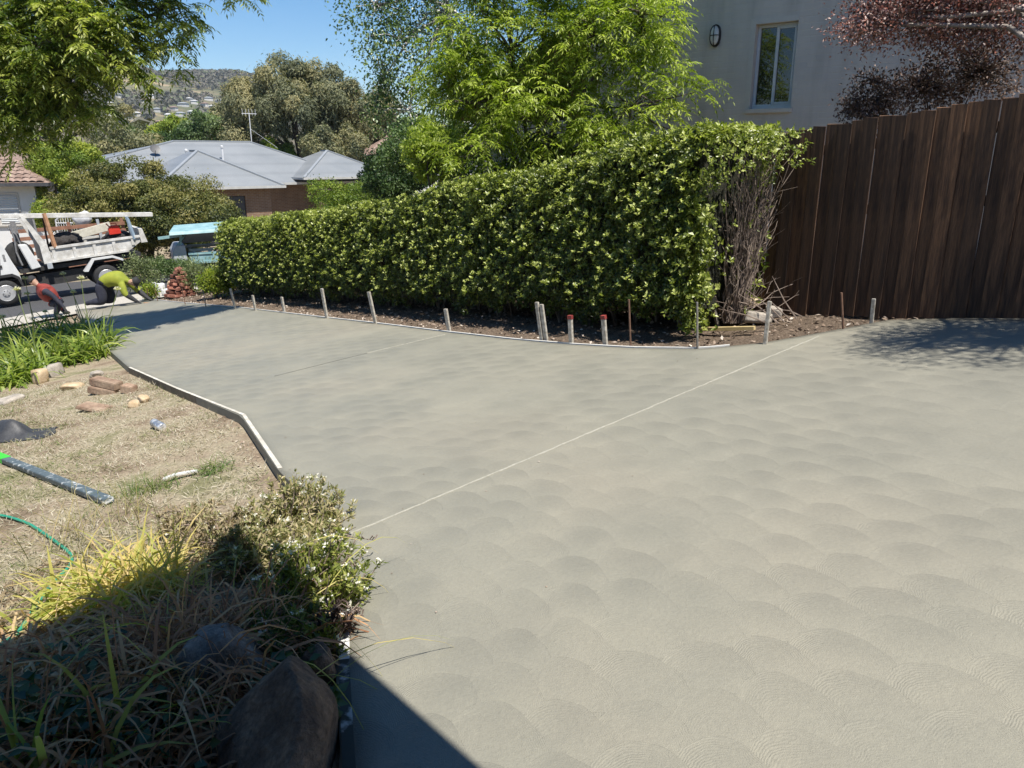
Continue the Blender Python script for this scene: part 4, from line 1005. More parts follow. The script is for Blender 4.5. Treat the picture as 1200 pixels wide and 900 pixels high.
# white house at the left edge, brown tiled roof
WA = np.array([-24.2, 33.5]); wha = math.atan2(.30, .95)
c = P3(57, 214, 36.0); WZ2 = float(c[2]) - 2.75
wh = thing('white_house', 'white house with brown tiled roof and shuttered window at left edge', 'house', (c[0], c[1], WZ2), (0, 0, wha))
M_whitewall = mat('white_wall', (.66, .66, .66), (.72, .72, .71), 2, .8)
M_browntile = mat('brown_roof_tile', (.19, .125, .095), (.33, .235, .19), 3, .85, obj=True, fine=.25)
mb = MB(); mb.b2(-9, -.75, .6, .8, -1.5, 2.72); mb.b2(-.95, -.75, .8, 8, -1.5, 2.72); mb.build('wall', M_whitewall, wh, local=True)
mb = MB(); V = hip(mb, -10, 0, 0, 8.6, 2.75, 2.3); rf = mb.build('roof', M_browntile, wh, local=True)
mb = MB()                                   # courses of curved tiles on the two slopes in view
sl_ = 4.3; nrow = 15
for rrow in range(nrow):
    y0 = sl_ * rrow / nrow; y1 = sl_ * (rrow + 1.12) / nrow; zz = lambda y: 2.75 + 2.3 * y / 4.3
    x = -9.8 + y0
    while x < -y0 - .30:
        n5 = 4; V = []
        for k in range(n5 + 1):
            t_ = k / n5; hh = .05 * math.sin(math.pi * t_); V.append((x + .30 * t_, y0, zz(y0) + hh + .055))
        for k in range(n5 + 1):
            t_ = k / n5; hh = .05 * math.sin(math.pi * t_); V.append((x + .30 * t_, y1, zz(y1) + hh + .012))
        mb.add(V, [(k, k + 1, k + n5 + 2, k + n5 + 1) for k in range(n5)]); x += .30
tl = mb.build('roof_tile', M_browntile, rf, local=True, smooth=False); tl['kind'] = 'stuff'
mb = MB(); mb.b2(-10.1, .1, -.12, -.003, 2.60, 2.74); mb.b2(.003, .12, -.12, 8.7, 2.60, 2.74); mb.build('gutter', M_gutter, wh, local=True)
wf = None
mb = MB(); mb.b2(-3.2, -1.45, .56, .6, .9, 2.3); wf = mb.build('window', M_whitepaint, wh, local=True)
for k in range(17):
    for (x0, x1) in ((-3.12, -2.36), (-2.28, -1.52)):
        mb = MB(); z = .99 + k * .074; mb.bar((x0, .545, z), (x1, .545, z), .05, .055, up=(0, .6, .8)); mb.build('slat', M_alu, wf, local=True)
mb = MB(); mb.b2(-3.3, -1.35, .5, .6, .82, .9); mb.build('sill', M_whitepaint, wf, local=True)
mb = MB(); mb.b2(-1.0, .35, -.6, .5, -1.5, .62); fw = mb.build('low_wall', M_whitewall, wh, local=True)

# more houses: dark tiled roof glimpsed behind the birch
c = P3(452, 182, 62)
dh = thing('tiled_house', 'brown tiled roof corner glimpsed between gum tree and birch', 'house', (c[0], c[1], c[2] - 2.9), (0, 0, .5))
mb = MB(); hip(mb, -2, 9, -1, 8, 2.9, 2.4); mb.build('roof', M_browntile, dh, local=True)
mb = MB(); mb.b2(-1.5, 8.5, -.5, -.3, -.5, 2.88); mb.b2(-1.5, -1.3, -.3, 7.5, -.5, 2.88); mb.build('wall', M_whitewall, dh, local=True)
mb = MB(); mb.b2(-2.1, 9.1, -1.12, -1.003, 2.76, 2.92); mb.build('gutter', M_gutter, dh, local=True)
mb = MB(); mb.b2(0, 1.6, -.56, -.5, .9, 2.2); mb.build('window', M_dark, dh, local=True)

# ------------------------------------------------------------------ trees across the street
def bgtree(name, label, px, py, y, parts, mL, ncl, per, sig, leaf, trunk, group=None, hang=0, ntw=40, tr=(0, 1), shell=.4, puff=None):
    c = P3(px, py, y); bz = float(g(c[0], c[1]) + hillz(c[0], c[1])) - .1
    lob = [lobe(*q) for q in parts]
    return leafy_tree(name, label, 'shrub' if 'shrub' in name or 'bush' in name else 'tree', (c[0], c[1], bz), lob, mL, M_branch, ncl, per, sig, leaf, trunk, group, shell, ntw, hang, tr, ttw=.03, puff=puff)
bgtree('gum_tree', 'huge olive green gum tree rising behind the grey metal roof', 355, 180, 62,
       [(330, 100, 62, 3.0, 2.6, 1.7), (300, 125, 62, 2.3, 2.2, 1.9), (365, 105, 62, 2.9, 2.6, 1.9), (395, 125, 61.5, 2.2, 2.2, 1.8), (345, 130, 60.5, 2.4, 2.0, 1.6), (285, 150, 61, 1.4, 1.6, 1.3), (320, 155, 60.5, 1.7, 1.6, 1.2), (390, 150, 60.5, 1.6, 1.6, 1.3), (410, 135, 62, 1.3, 1.5, 1.3)],
       L_gum, 100, 950, 0, (.25, .085), .42, hang=.55, ntw=60, shell=.22, puff=(.85, .75))
bgtree('gum_tree', 'rust topped gum tree just right of the huge gum', 425, 150, 66, [(425, 125, 66, 2.0, 2.0, 1.5), (440, 135, 66, 1.6, 1.6, 1.4), (415, 150, 64, 1.9, 1.8, 1.6)], L_gum, 34, 800, 0, (.25, .085), .3, hang=.45, tr=(.4, 1), shell=.22, puff=(.8, .65))
for (px, py, y, r_, lab, mm) in [(380, 170, 56, 1.3, 'conical grey green tree at right below the huge gum', L_gum), (410, 170, 57, 1.2, 'rounded pale green tree beside the far brown roof', L_gum), (325, 172, 60, .9, 'bright green small tree between the dark gum trunks', L_lime),
                                (245, 155, 70, 2.6, 'grey green tree left of the antenna behind the grey roof', L_mid), (268, 150, 85, 2.6, 'dark conifer like tree behind the antenna', L_gum), (222, 160, 78, 2.6, 'dull green tree behind the grey roof flues', L_mid), (195, 155, 72, 1.9, 'olive round tree behind the satellite dish', L_lime),
                                (150, 172, 58, 2.2, 'grey wattle tree left of the grey roof edge', L_gum), (135, 150, 90, 3.0, 'pale distant gum above the lime bush', L_gum), (175, 165, 66, 1.6, 'small dark tree touching the left end of the grey roof', L_mid), (462, 192, 62, 1.6, 'soft hedge like tree right of the grey roof end', L_mid), (478, 165, 48, 1.6, 'leafy green tree in front of the far brown roof', L_mid), (268, 178, 60, 1.1, 'pinkish dry shrub beside the gum base', L_dkplum)]:
    c = P3(px, py, y)
    bgtree('street_tree', lab, px, py, y, [(px, py, y, r_, r_, r_ * .75), (px - 6, py + 12, y, r_ * .8, r_ * .8, r_ * .7), (px + 7, py + 10, y, r_ * .7, r_ * .7, r_ * .7), (px, py + 22, y, r_ * .9, r_ * .8, r_ * .8)], mm, 26, 380, 0, (.19 * r_ ** .4, .085 * r_ ** .4), .15, ntw=25, tr=(.1, .95), shell=.2, puff=(.40 * r_ ** .8, .34 * r_ ** .8))
bgtree('olive_bush', 'big rounded dark olive bush behind the parked truck', 165, 225, 33,
       [(160, 226, 33, 2.2, 1.7, 1.15), (115, 230, 33, 1.5, 1.3, 1.15), (205, 232, 33, 1.7, 1.4, 1.1), (242, 246, 32.5, 1.2, 1.1, .8), (180, 218, 33.3, 1.2, 1.0, .8), (140, 245, 32, 2.0, 1.4, 1.2), (185, 255, 32, 2.2, 1.4, 1.1), (100, 250, 32, 1.2, 1.0, 1.0), (255, 256, 32, .9, 1, .6), (120, 275, 32, 1.8, 1.2, 1.0), (170, 280, 32, 2.0, 1.2, 1.0), (215, 272, 32, 1.6, 1.2, 1.0)],
       L_olive, 210, 560, 0, (.105, .052), .16, ntw=50, shell=.26, puff=(.48, .38))
bgtree('lime_bush', 'yellow green bush between white house and olive bush', 85, 205, 38,
       [(85, 200, 38, 1.6, 1.4, 1.2), (105, 180, 39, 1.0, 1.0, .7), (60, 190, 38, .9, .9, .7), (65, 235, 37, 1.0, 1.0, 1.2), (60, 252, 36, .7, .8, .6)], L_lime, 85, 520, 0, (.11, .055), .12, ntw=30, shell=.3, puff=(.42, .34))

# ------------------------------------------------------------------ wooded hillside with scattered houses
M_farwall = mat('far_pale_wall', (.55, .53, .50), (.70, .68, .64), .02, .8)
M_farroofs = [mat('far_roof_pale', (.50, .50, .50), (.6, .6, .6), .02, .7), mat('far_roof_brown', (.24, .16, .13), (.3, .2, .16), .02, .8), mat('far_roof_grey', (.25, .27, .29), (.3, .32, .34), .02, .7)]
k = 0
hp = [(135, 158), (152, 144), (147, 138), (172, 150), (170, 124), (177, 118), (160, 140), (190, 150), (215, 128), (222, 122), (228, 125), (245, 121), (250, 131), (262, 119), (257, 124), (198, 142), (204, 133), (185, 135), (130, 128), (118, 150), (108, 160), (95, 148), (240, 128), (212, 140), (165, 158), (225, 138), (125, 140), (85, 152), (70, 160), (140, 118)]
HOUSES = []
for (px, py) in hp:
    r_ = ray(px, py); ts = np.linspace(150, 2200, 4000); gap = r_[2] * ts + EYE + 3.0 - (g(r_[0] * ts, r_[1] * ts) + hillz(r_[0] * ts, r_[1] * ts)); hit = np.argmax(gap < 0)
    if gap[hit] >= 0: continue
    q = r_ * ts[hit]; d_ = ts[hit]; z = float(g(q[0], q[1]) + hillz(q[0], q[1]))
    HOUSES.append((q, d_))
    t = thing('hillside_house', 'tiny pale house among gum trees on the distant hillside', 'house', (q[0], q[1], z), (0, 0, rnd.uniform(-.6, .6)), group='houses scattered on the distant hillside')
    L_, W_ = rnd.uniform(6, 10), rnd.uniform(4, 6); mb = MB(); mb.b2(-L_ / 2, L_ / 2, -W_ / 2, W_ / 2, -2, 2.7); mb.build('wall', M_farwall, t, local=True)
    mb = MB(); hip(mb, -L_ / 2 - .6, L_ / 2 + .6, -W_ / 2 - .6, W_ / 2 + .6, 2.71, 1.2); mb.build('roof', M_farroofs[k % 3 if k % 5 else 0], t, local=True); k += 1

def hill_forest():
    n = 21000
    az = np.radians(rng.uniform(-34, -13, n)); r = np.where(rng.uniform(0, 1, n) < .55, rng.uniform(600, 1700, n), np.exp(rng.uniform(np.log(110), np.log(1000), n)))
    x, y = r * np.sin(az), r * np.cos(az)
    # leave straw clearings high on the slope
    clear = (np.sin(x * .012 + .5) * np.sin(y * .010 + x * .004) + .35 * np.sin(x * .05) * np.sin(y * .04)) > .62
    keep = ~(clear & (r > 700)) & ((r < 900) | (rng.uniform(0, 1, n) < .75))
    for q, d_ in HOUSES:
        da = np.abs(np.arctan2(x, y) - math.atan2(q[0], q[1])) * np.hypot(q[0], q[1])
        keep &= ~((da < 7) & (r < np.hypot(q[0], q[1]) + 8) & (r > np.hypot(q[0], q[1]) * .91))
    x, y, r = x[keep], y[keep], r[keep]; n = len(x)
    h = rng.uniform(4.5, 11, n) * np.where(r > 900, .75, 1); z = g(x, y) + hillz(x, y)
    m_ = np.where(r < 300, 34, np.where(r < 700, 16, 9)); i = np.repeat(np.arange(n), m_); N_ = len(i)
    d = rdir(N_); d[:, 2] = np.abs(d[:, 2]) * 1.1 - .25
    R_ = h * rng.uniform(.42, .62, n)
    P = np.c_[x[i], y[i], z[i] + h[i] * .5] + d * np.c_[R_[i], R_[i], h[i] * .5] * (rng.uniform(.55, 1, N_) ** .5)[:, None]
    sz = R_[i] * np.where(m_[i] > 30, .62, np.where(m_[i] > 12, .82, 1.08))
    D = nrm(np.cross(d, rdir(N_)) + np.array([0, 0, -.1]))
    tint = rng.uniform(0, 1, n)
    V, F, T = leaves(P - D * sz[:, None] * .5, D, sz, sz * .8, np.clip(tint[i] + rng.normal(0, .08, N_), 0, 1), up=nrm(d + np.array([0, 0, .5])), fold=.3)
    return V, F, T
L_far = leafmat('far_hazed_leaf', [(0, (.065, .070, .052)), (.45, (.115, .112, .088)), (.8, (.155, .135, .112)), (1, (.12, .145, .07))], .1, .7, .15)  # grey-purple of the haze painted into the leaf colours
V, F, T = hill_forest(); o = mesh_np('hill_forest', V, F, L_far, None, T); setp(o, 'grey green gum woodland covering the distant suburban hillside', 'woodland', kind='stuff')
# ------------------------------------------------------------------ tipper truck (local: x to the rear, y away, z up)
M_truckwhite = mat('truck_white_paint', (.66, .67, .67), (.74, .74, .73), 3, .35, fine=.05)
M_traywhite = mat('worn_white_tray', (.48, .46, .42), (.74, .73, .70), 5, .55, fine=.12)
M_black = mat('black_rubber', (.016, .016, .017), (.03, .03, .03), 12, .8)
M_under = mat('chassis_black', (.018, .018, .02), (.04, .038, .036), 6, .7)
M_rim = mat('wheel_rim_silver', (.45, .45, .46), (.6, .6, .6), 8, .4, metal=.4)
M_orangewood = mat('orange_timber', (.36, .18, .09), (.50, .28, .16), 8, .8)
M_bluewood = mat('blue_grey_post', (.22, .30, .38), (.30, .38, .46), 8, .7)
M_cream = mat('cream_plank', (.55, .52, .42), (.70, .67, .58), 10, .7, fine=.2)
M_net = mat('black_net', (.02, .018, .018), (.07, .06, .055), 40, .9, .8, .02)
M_redp = mat('red_plastic', (.55, .03, .02), (.65, .05, .03), 5, .4)
M_greymesh = mat('grey_headboard', (.16, .16, .17), (.26, .26, .26), 20, .6)
M_teal = mat('teal_panel', (.20, .36, .38), (.33, .50, .52), 4, .5)
M_galv = mat('galvanised', (.42, .46, .50), (.58, .60, .62), 5, .45, metal=.2)
T0 = np.array([-14.96, 22.64]); tz = float(gz(*T0)) + .0
TR = (0, -.085, math.atan2(.60, .80))
truck = thing('tipper_truck', 'white tipper truck parked across the foot of the drive', 'truck', (T0[0], T0[1], -2.555), TR)
def wheel(x, y, r=.38, wdt=.22, parent=truck):
    mb = MB(); mb.lathe([(r * .62, y - .0), (r * .93, y - .005), (r, y + .04), (r, y + wdt - .04), (r * .93, y + wdt), (r * .62, y + wdt)], (x, 0, r), 'y', 28); w_ = mb.build('wheel', M_black, parent, local=True, smooth=True)
    mb = MB(); mb.lathe([(r * .63, y - .004), (r * .60, y - .012), (r * .52, y + .03), (r * .30, y + .02), (r * .26, y - .02), (r * .10, y - .03), (.01, y - .03)], (x, 0, r), 'y', 24); rim = mb.build('rim', M_rim, w_, local=True)
    mb = MB()
    for k in range(6):
        t_ = k * math.pi / 3 + .3; mb.lathe([(.045, y + .008), (.045, y + .024)], (x + .162 * math.cos(t_), 0, r + .162 * math.sin(t_)), 'y', 8)
    mb.build('rim_hole', M_black, rim, local=True)
    mb = MB()
    for k in range(6):
        t_ = k * math.pi / 3; mb.lathe([(.014, y - .028), (.012, y - .012)], (x + .08 * math.cos(t_), 0, r + .08 * math.sin(t_)), 'y', 6)
    mb.build('wheel_nut', M_black, rim, local=True)
wheel(0, 0); wheel(2.75, .0); wheel(0, 1.45); wheel(2.75, 1.45); wheel(2.75, .25); 
cabp = [(-1.15, .55), (-.52, .55), (-.50, .62), (-.42, .78), (-.25, .88), (.25, .88), (.40, .80), (.44, .62), (.47, .62), (.45, .95), (.36, 1.25), (.14, 2.18), (.05, 2.26), (-.75, 2.26), (-.95, 2.15), (-1.16, 1.30), (-1.22, 1.0)]
mb = MB(); mb.prism(cabp, .02, 1.68); cab = mb.build('cab', M_truckwhite, truck, local=True, bevel=.03)
mb = MB(); mb.prism([(-.82, 1.40), (-.72, 2.0), (-.12, 2.0), (-.02, 1.40)], .005, .017); mb.build('window', M_glass, cab, local=True)
mb = MB(); mb.prism([(-.90, .90), (-.88, 1.42), (-.78, 2.08), (-.76, 2.08), (-.86, 1.42), (-.88, .9)], .014, .021); mb.prism([(-.03, .92), (.06, 1.38), (-.05, 2.08), (-.03, 2.08), (.08, 1.38), (-.01, .92)], .014, .021); mb.build('door_seam', M_under, cab, local=True)
mb = MB(); mb.b2(-.02 - .12, .08, -.004, .021, 1.12, 1.2); mb.build('door_handle', M_black, cab, local=True)
mb = MB(); mb.b2(.16, .22, .012, .021, 1.3, 1.5); mb.build('side_vent', M_greymesh, cab, local=True)
mb = MB(); mb.prism([(-.55, .55), (-.46, .80), (-.28, .92), (.28, .92), (.44, .80), (.5, .5), (.44, .5), (.38, .74), (.26, .84), (-.24, .84), (-.40, .74), (-.46, .55)], -.02, .03); mb.build('mudguard', M_black, truck, local=True)
mb = MB(); mb.b2(-.9, 4.0, .35, .47, .45, .68); mb.b2(-.9, 4.0, 1.2, 1.32, .45, .68); mb.b2(.9, 2.2, .25, .6, .38, .75); mb.b2(.5, 3.9, .15, 1.6, .86, .98); mb.b2(1.1, 1.9, 1.15, 1.5, .35, .75); mb.build('chassis', M_under, truck, local=True)
mb = MB(); mb.lathe([(.22, .25), (.36, .24), (.38, .30), (.38, .42), (.36, .46), (.22, .46)], (.62, 0, 1.42), 'y', 22); mb.build('spare_wheel', M_black, truck, local=True, smooth=True)
mb = MB(); mb.prism([(.62, 1.72), (.84, 1.70), (1.06, .98), (.80, .94)], .02, .20); mb.build('locker', M_truckwhite, truck, local=True, bevel=.02)
mb = MB(); mb.b2(.62, .76, .60, .72, .9, 2.35); mb.tube([(.55, .1, 2.3), (.58, .1, 1.9), (.54, .12, 1.5), (.60, .1, 1.1)], .025, 6); mb.tube([(.50, .2, 2.2), (.66, .16, 2.0), (.7, .2, 1.7)], .02, 6); mb.build('hoses', M_greymesh, truck, local=True)
# tray
mb = MB(); mb.b2(1.16, 1.21, .1, 1.65, 1.1, 2.5); mb.build('headboard', M_greymesh, truck, local=True)
for y0 in (.02, 1.62):
    mb = MB(); mb.prism([(.86, 2.52), (.95, 2.52), (1.36, 1.62), (1.40, 1.06), (1.16, 1.06), (1.16, 1.6)], y0, y0 + .06); mb.build('headboard_frame', M_traywhite, truck, local=True)
mb = MB(); mb.b2(1.22, 1.36, -.0, .1, .90, 1.07); mb.build('tie_rail', M_galv, truck, local=True)
def trayside(y0, y1, nm):
    mb = MB(); mb.prism([(1.40, 1.08), (1.40, 1.52), (3.95, 1.52), (3.95, 1.32), (3.55, 1.08)], y0, y1)
    for k in range(5):
        x = 1.44 + k * .56; mb.b2(x, x + .09, y0 - .03, y0 + .001, 1.11 if x < 3.4 else 1.25, 1.46)
    mb.b2(1.40, 3.96, y0 - .045, y0 + .02, 1.46, 1.53); mb.b2(1.40, 3.55, y0 - .04, y0 + .01, 1.06, 1.12)
    return mb.build(nm, M_traywhite, truck, local=True)
trayside(.05, .09, 'tray_side'); trayside(1.62, 1.66, 'tray_side')
mb = MB(); mb.b2(1.3, 3.6, .1, 1.62, 1.08, 1.12); mb.build('tray_floor', M_under, truck, local=True)
mb = MB(); mb.prism([(3.97, 1.28), (3.97, 1.72), (4.08, 1.72), (4.16, 1.28)], .05, 1.66); mb.build('tailgate', M_traywhite, truck, local=True)
mb = MB(); mb.prism([(2.15, .66), (2.45, 1.02), (3.05, 1.02), (3.35, .86), (3.30, .82), (3.02, .96), (2.50, .96), (2.26, .64)], -.05, .22); mb.build('rear_mudguard', M_truckwhite, truck, local=True)
mb = MB(); mb.bar((1.55, .03, 1.50), (1.50, .10, 2.52), .10, .07); mb.build('post', M_orangewood, truck, local=True)
mb = MB(); mb.bar((3.80, .03, 1.42), (3.72, .10, 2.14), .12, .05); mb.build('post', M_bluewood, truck, local=True)
mb = MB(); mb.b2(3.05, 3.13, 1.50, 1.58, 1.1, 2.05); mb.build('post', M_galv, truck, local=True)
# load: each item rests in or on the tray
def wpt(x, y, z): 
    bpy.context.view_layer.update(); return truck.matrix_world @ Vector((x, y, z))
def load(name, label, cat, mb, m, o, **k):
    p = wpt(*o); t = mb.build(name, m, None, local=True, **k); t.location = p; t.rotation_euler = TR; return setp(t, label, cat)
mb = MB(); mb.bar((-2.2, 0, .10), (3.0, 0, -.50), .22, .13); load('long_beam', 'long white boxed beam laid over the truck tray', 'beam', mb, M_traywhite, (1.5, .2, 2.60), bevel=.01)
mb = MB(); mb.bar((-1.0, 0, .02), (2.0, 0, -.34), .20, .06); load('long_beam', 'thinner cream beam behind the long white one on the truck', 'beam', mb, M_cream, (1.8, .9, 2.45), bevel=.01)
me = rock_mesh((.48, .5, .36), 71, 4, 5, .12); me.materials.append(M_net); o = link('net_heap', me); o.location = wpt(1.92, .7, 1.52); o.rotation_euler = TR; setp(o, 'heap of black netting bulging over the truck tray side', 'netting')
mb = MB(); mb.bar((-.62, 0, -.03), (.62, 0, .16), .06, .26); load('cream_plank', 'cream speckled plank standing on edge in the truck tray', 'plank', mb, M_cream, (2.7, .8, 1.70), bevel=.01)
me = rock_mesh((.45, .4, .22), 72, 3, 5, .12); me.materials.append(M_net); o = link('tarp_heap', me); o.location = wpt(3.35, .7, 1.5); o.rotation_euler = TR; setp(o, 'dark crumpled tarp at the tail end of the truck tray', 'tarp')
can_ = thing('jerry_can', 'bright red jerry can at the tail end of the truck', 'jerry can', tuple(wpt(3.32, .35, 1.62)), TR)
mb = MB(); mb.prism([(-.17, 0), (-.17, .20), (-.08, .28), (.10, .28), (.17, .22), (.17, 0)], -.08, .08); mb.build('body', M_redp, can_, local=True, bevel=.015)
mb = MB(); mb.tube([(-.06, 0, .27), (-.06, 0, .34), (.08, 0, .34), (.10, 0, .27)], .016, 6); mb.tube([(-.12, 0, .25), (-.19, 0, .36)], .02, 6); mb.build('handle', M_redp, can_, local=True)
mb = MB(); mb.bar((0, 0, 0), (.05, .0, .95), .05, .05); load('prop_timber', 'dark brown prop timber leaning beside the orange post in the tray', 'timber', mb, M_rail, (1.42, .4, 1.5))

# teal trailer behind the shrubs
c = P3(196, 300, 26.0)
tr_ = thing('work_trailer', 'teal sided work trailer with raised lid behind the shrubs', 'trailer', (c[0] + .25, c[1], -2.68), (0, .0, math.atan2(.45, .89)))
mb = MB(); mb.b2(.45, 2.9, .0, .05, .92, 1.26); mb.b2(.43, 2.92, -.03, -.001, 1.20, 1.28); mb.b2(.43, 2.92, -.03, -.001, .90, .96); mb.b2(1.2, 1.26, -.03, -.001, .96, 1.2); mb.b2(2.0, 2.06, -.03, -.001, .96, 1.2); mb.build('side_panel', M_teal, tr_, local=True)
mb = MB(); mb.prism([(-.02, .72), (-.05, 1.30), (.08, 1.52), (.36, 1.52), (.42, .72)], .0, 1.5); mb.build('front_box', M_galv, tr_, local=True, bevel=.02)
mb = MB(); mb.b2(.3, 2.9, .05, 1.5, .86, .92); mb.b2(.9, 1.6, .2, .3, .5, .86); mb.build('floor', M_under, tr_, local=True)
mb = MB(); V = [(-.10, -.35, 1.90), (3.0, -.35, 2.0), (-.10, -.30, 2.0), (3.0, -.30, 2.12), (.15, 1.0, 2.12), (3.0, 1.0, 2.24), (.15, 1.0, 2.05), (3.0, 1.0, 2.15)]
mb.add(V, [(0, 1, 3, 2), (2, 3, 5, 4), (4, 5, 7, 6), (6, 7, 1, 0), (0, 2, 4, 6), (1, 7, 5, 3)]); mb.build('lid', M_teal, tr_, local=True)
mb = MB(); V = [(.35, -.30, 2.0), (3.0, -.30, 2.10), (.75, .9, 1.98), (3.0, .9, 2.08), (.05, .25, 1.66), (3.0, .25, 1.76)]
mb.add([(.45, -.2, 1.90), (3, -.2, 1.99), (3, .35, 1.64), (.28, .35, 1.56), (.45, -.15, 1.90), (3, -.15, 1.99), (3, .40, 1.64), (.28, .40, 1.56)], [(0, 1, 2, 3), (7, 6, 5, 4), (0, 3, 7, 4), (1, 5, 6, 2), (3, 2, 6, 7), (0, 4, 5, 1)]); mb.build('lid_lining', M_greymesh, tr_, local=True)
mb = MB(); mb.bar((.22, .1, 1.5), (.28, .1, 1.92), .07, .07); mb.bar((.10, .1, 1.5), (.45, .1, 1.9), .05, .05); mb.bar((-.45, -.1, 1.80), (.3, .0, 1.86), .05, .09); mb.bar((2.8, .1, 1.2), (2.8, .1, 1.95), .06, .06); mb.build('lid_strut', M_teal, tr_, local=True)
wheel(1.7, .1, .33, .18, tr_); wheel(1.7, 1.3, .33, .18, tr_)
def on_trailer(x, y, z):
    bpy.context.view_layer.update(); return tr_.matrix_world @ Vector((x, y, z))
for (x0, x1, y, z, m_, lab) in ((.5, 1.3, .3, 1.33, M_cream, 'pale plank sticking up inside the trailer'), (1.2, 2.8, .5, 1.33, M_orangewood, 'pinkish plank lying along inside the trailer'), (.4, 2.5, .8, 1.42, M_stake, 'weathered plank at the back inside the trailer')):
    mb = MB(); mb.b2(x0, x1, y, y + .15, z - .06, z + .02); mb.b2(x0 + .1, x0 + .2, y, y + .1, .92, z - .06); mb.b2(x1 - .2, x1 - .1, y, y + .1, .92, z - .06)
    o = mb.build('plank', m_, None, local=True); o.location = tr_.location; o.rotation_euler = tr_.rotation_euler; setp(o, lab, 'plank')

# arched white gate and rusty rail fence beyond the truck
c = P3(80, 260, 30.5); gzz = float(gz(c[0], c[1]))
ag = thing('arched_gate', 'white arched metal gate showing above the truck load', 'gate', (c[0], c[1], gzz))
mb = MB(); W_ = .48; zt = c[2] - gzz
arc = [(-W_ + 2 * W_ * k / 16, 0, zt + .05 + .24 * math.sin(math.pi * k / 16)) for k in range(17)]
mb.tube(arc, .035, 6); mb.tube([(-W_, 0, 0), (-W_, 0, zt + .05)], .035, 6); mb.tube([(W_, 0, 0), (W_, 0, zt + .05)], .035, 6); mb.tube([(-W_, 0, .2), (W_, 0, .2)], .03, 6); mb.tube([(-W_, 0, zt - .05), (W_, 0, zt - .05)], .025, 6); mb.build('gate_frame', M_pipe, ag, local=True)
for k in range(1, 10):
    x = -W_ + 2 * W_ * k / 10; mb = MB(); mb.tube([(x, 0, .2), (x, 0, zt + .05 + .24 * math.sin(math.pi * k / 10))], .014, 5); mb.build('bar', M_pipe, ag, local=True)
c = P3(96, 256, 30.2)
me = rock_mesh((.34, .3, .34), 77, 3, 6, .1); me.materials.append(M_whitewall); o = link('white_bush_wrap', me); o.name = 'covered_pot'; o.location = c; setp(o, 'white cloth covered lump beside the arched gate', 'cover'); 
pst = thing('pedestal', 'slim white pedestal beside the arched gate', 'post', (c[0], c[1], gzz)); mb = MB(); mb.lathe([(.16, 0), (.13, .1), (.12, c[2] - gzz - .3), (.17, c[2] - gzz - .26)], (0, 0, 0), k=12); mb.build('column', M_whitewall, pst, local=True)
M_rustfence = mat('rust_brown_rail', (.22, .10, .06), (.36, .18, .11), 5, .85)
c = P3(75, 272, 29.0); rfz = float(gz(c[0], c[1]))
rfn = thing('rail_fence', 'rust brown low rail fence seen between truck cab and tray', 'fence', (c[0], c[1], rfz), (0, -.06, .35))
for k in range(6):
    mb = MB(); z = .5 + k * .28; mb.b2(-1.6, 2.2, -.03, .03, z, z + .13); mb.build('rail', M_rustfence, rfn, local=True)
for x in (-1.5, .3, 2.1):
    mb = MB(); mb.b2(x - .05, x + .05, .031, .12, -.2, 2.15); mb.build('post', M_rustfence, rfn, local=True)

# ------------------------------------------------------------------ people
def skin_person(name, label, origin, J, bones, mats, regions, root, sub=2):
    """one continuous body grown over a skeleton; clothing colours follow the nearest bone"""
    names = list(J); me = bpy.data.meshes.new(name)
    me.from_pydata([J[k][0] for k in names], [(names.index(a_), names.index(b_)) for a_, b_ in bones], []); me.update()
    o = bpy.data.objects.new(name, me); COL.objects.link(o)
    sk = o.modifiers.new('skin', 'SKIN'); sk.use_smooth_shade = True; sk.branch_smoothing = .6
    for i, k in enumerate(names):
        r_ = J[k][1]; v = me.skin_vertices[0].data[i]; r_ = r_ if isinstance(r_, tuple) else (r_, r_); k2 = 1.0 if ('f' in k[1:2] and len(k) == 4) or k[1:] in ('t0', 't1') else (1.32 if not k.startswith('skull') else 1.12); v.radius = (r_[0] * k2, r_[1] * k2); v.use_root = (k == root)
    ss = o.modifiers.new('sub', 'SUBSURF'); ss.levels = sub; ss.render_levels = sub
    dg = bpy.context.evaluated_depsgraph_get(); m2 = bpy.data.meshes.new_from_object(o.evaluated_get(dg))
    o.modifiers.clear(); o.data = m2
    m2.materials.clear()
    for mm in mats: m2.materials.append(mm)
    A_ = np.array([J[a_][0] for a_, b_ in bones]); B_ = np.array([J[b_][0] for a_, b_ in bones]); reg = [regions.get((a_, b_), 0) for a_, b_ in bones]
    ra = np.array([np.mean(J[a_][1]) + np.mean(J[b_][1]) for a_, b_ in bones]) / 2
    for p in m2.polygons:
        c = np.array(p.center); d = B_ - A_; t = np.clip(((c - A_) * d).sum(1) / (d * d).sum(1), 0, 1); dist = np.linalg.norm(A_ + d * t[:, None] - c, axis=1) - ra * .8
        p.material_index = reg[int(np.argmin(dist))]; p.use_smooth = True
    o.location = origin
    return setp(o, label, 'person')
M_skin = mat('skin', (.42, .25, .17), (.50, .31, .22), 8, .5)
M_hivis = mat('hi_vis_yellow', (.21, .25, .02), (.30, .32, .03), 6, .8)
M_navy = mat('navy_workwear', (.012, .014, .028), (.03, .032, .05), 8, .85)
M_dkred = mat('dark_red_shirt', (.20, .025, .02), (.30, .045, .03), 7, .8)
M_darkcap = mat('dark_cap', (.015, .015, .018), (.03, .03, .032), 8, .85)
M_glove = mat('dark_glove', (.02, .02, .022), (.04, .04, .042), 8, .8)
M_boot = mat('work_boot', (.03, .024, .02), (.06, .05, .04), 8, .8)
M_reflect = mat('reflective_tape', (.55, .56, .56), (.7, .7, .7), 8, .4)
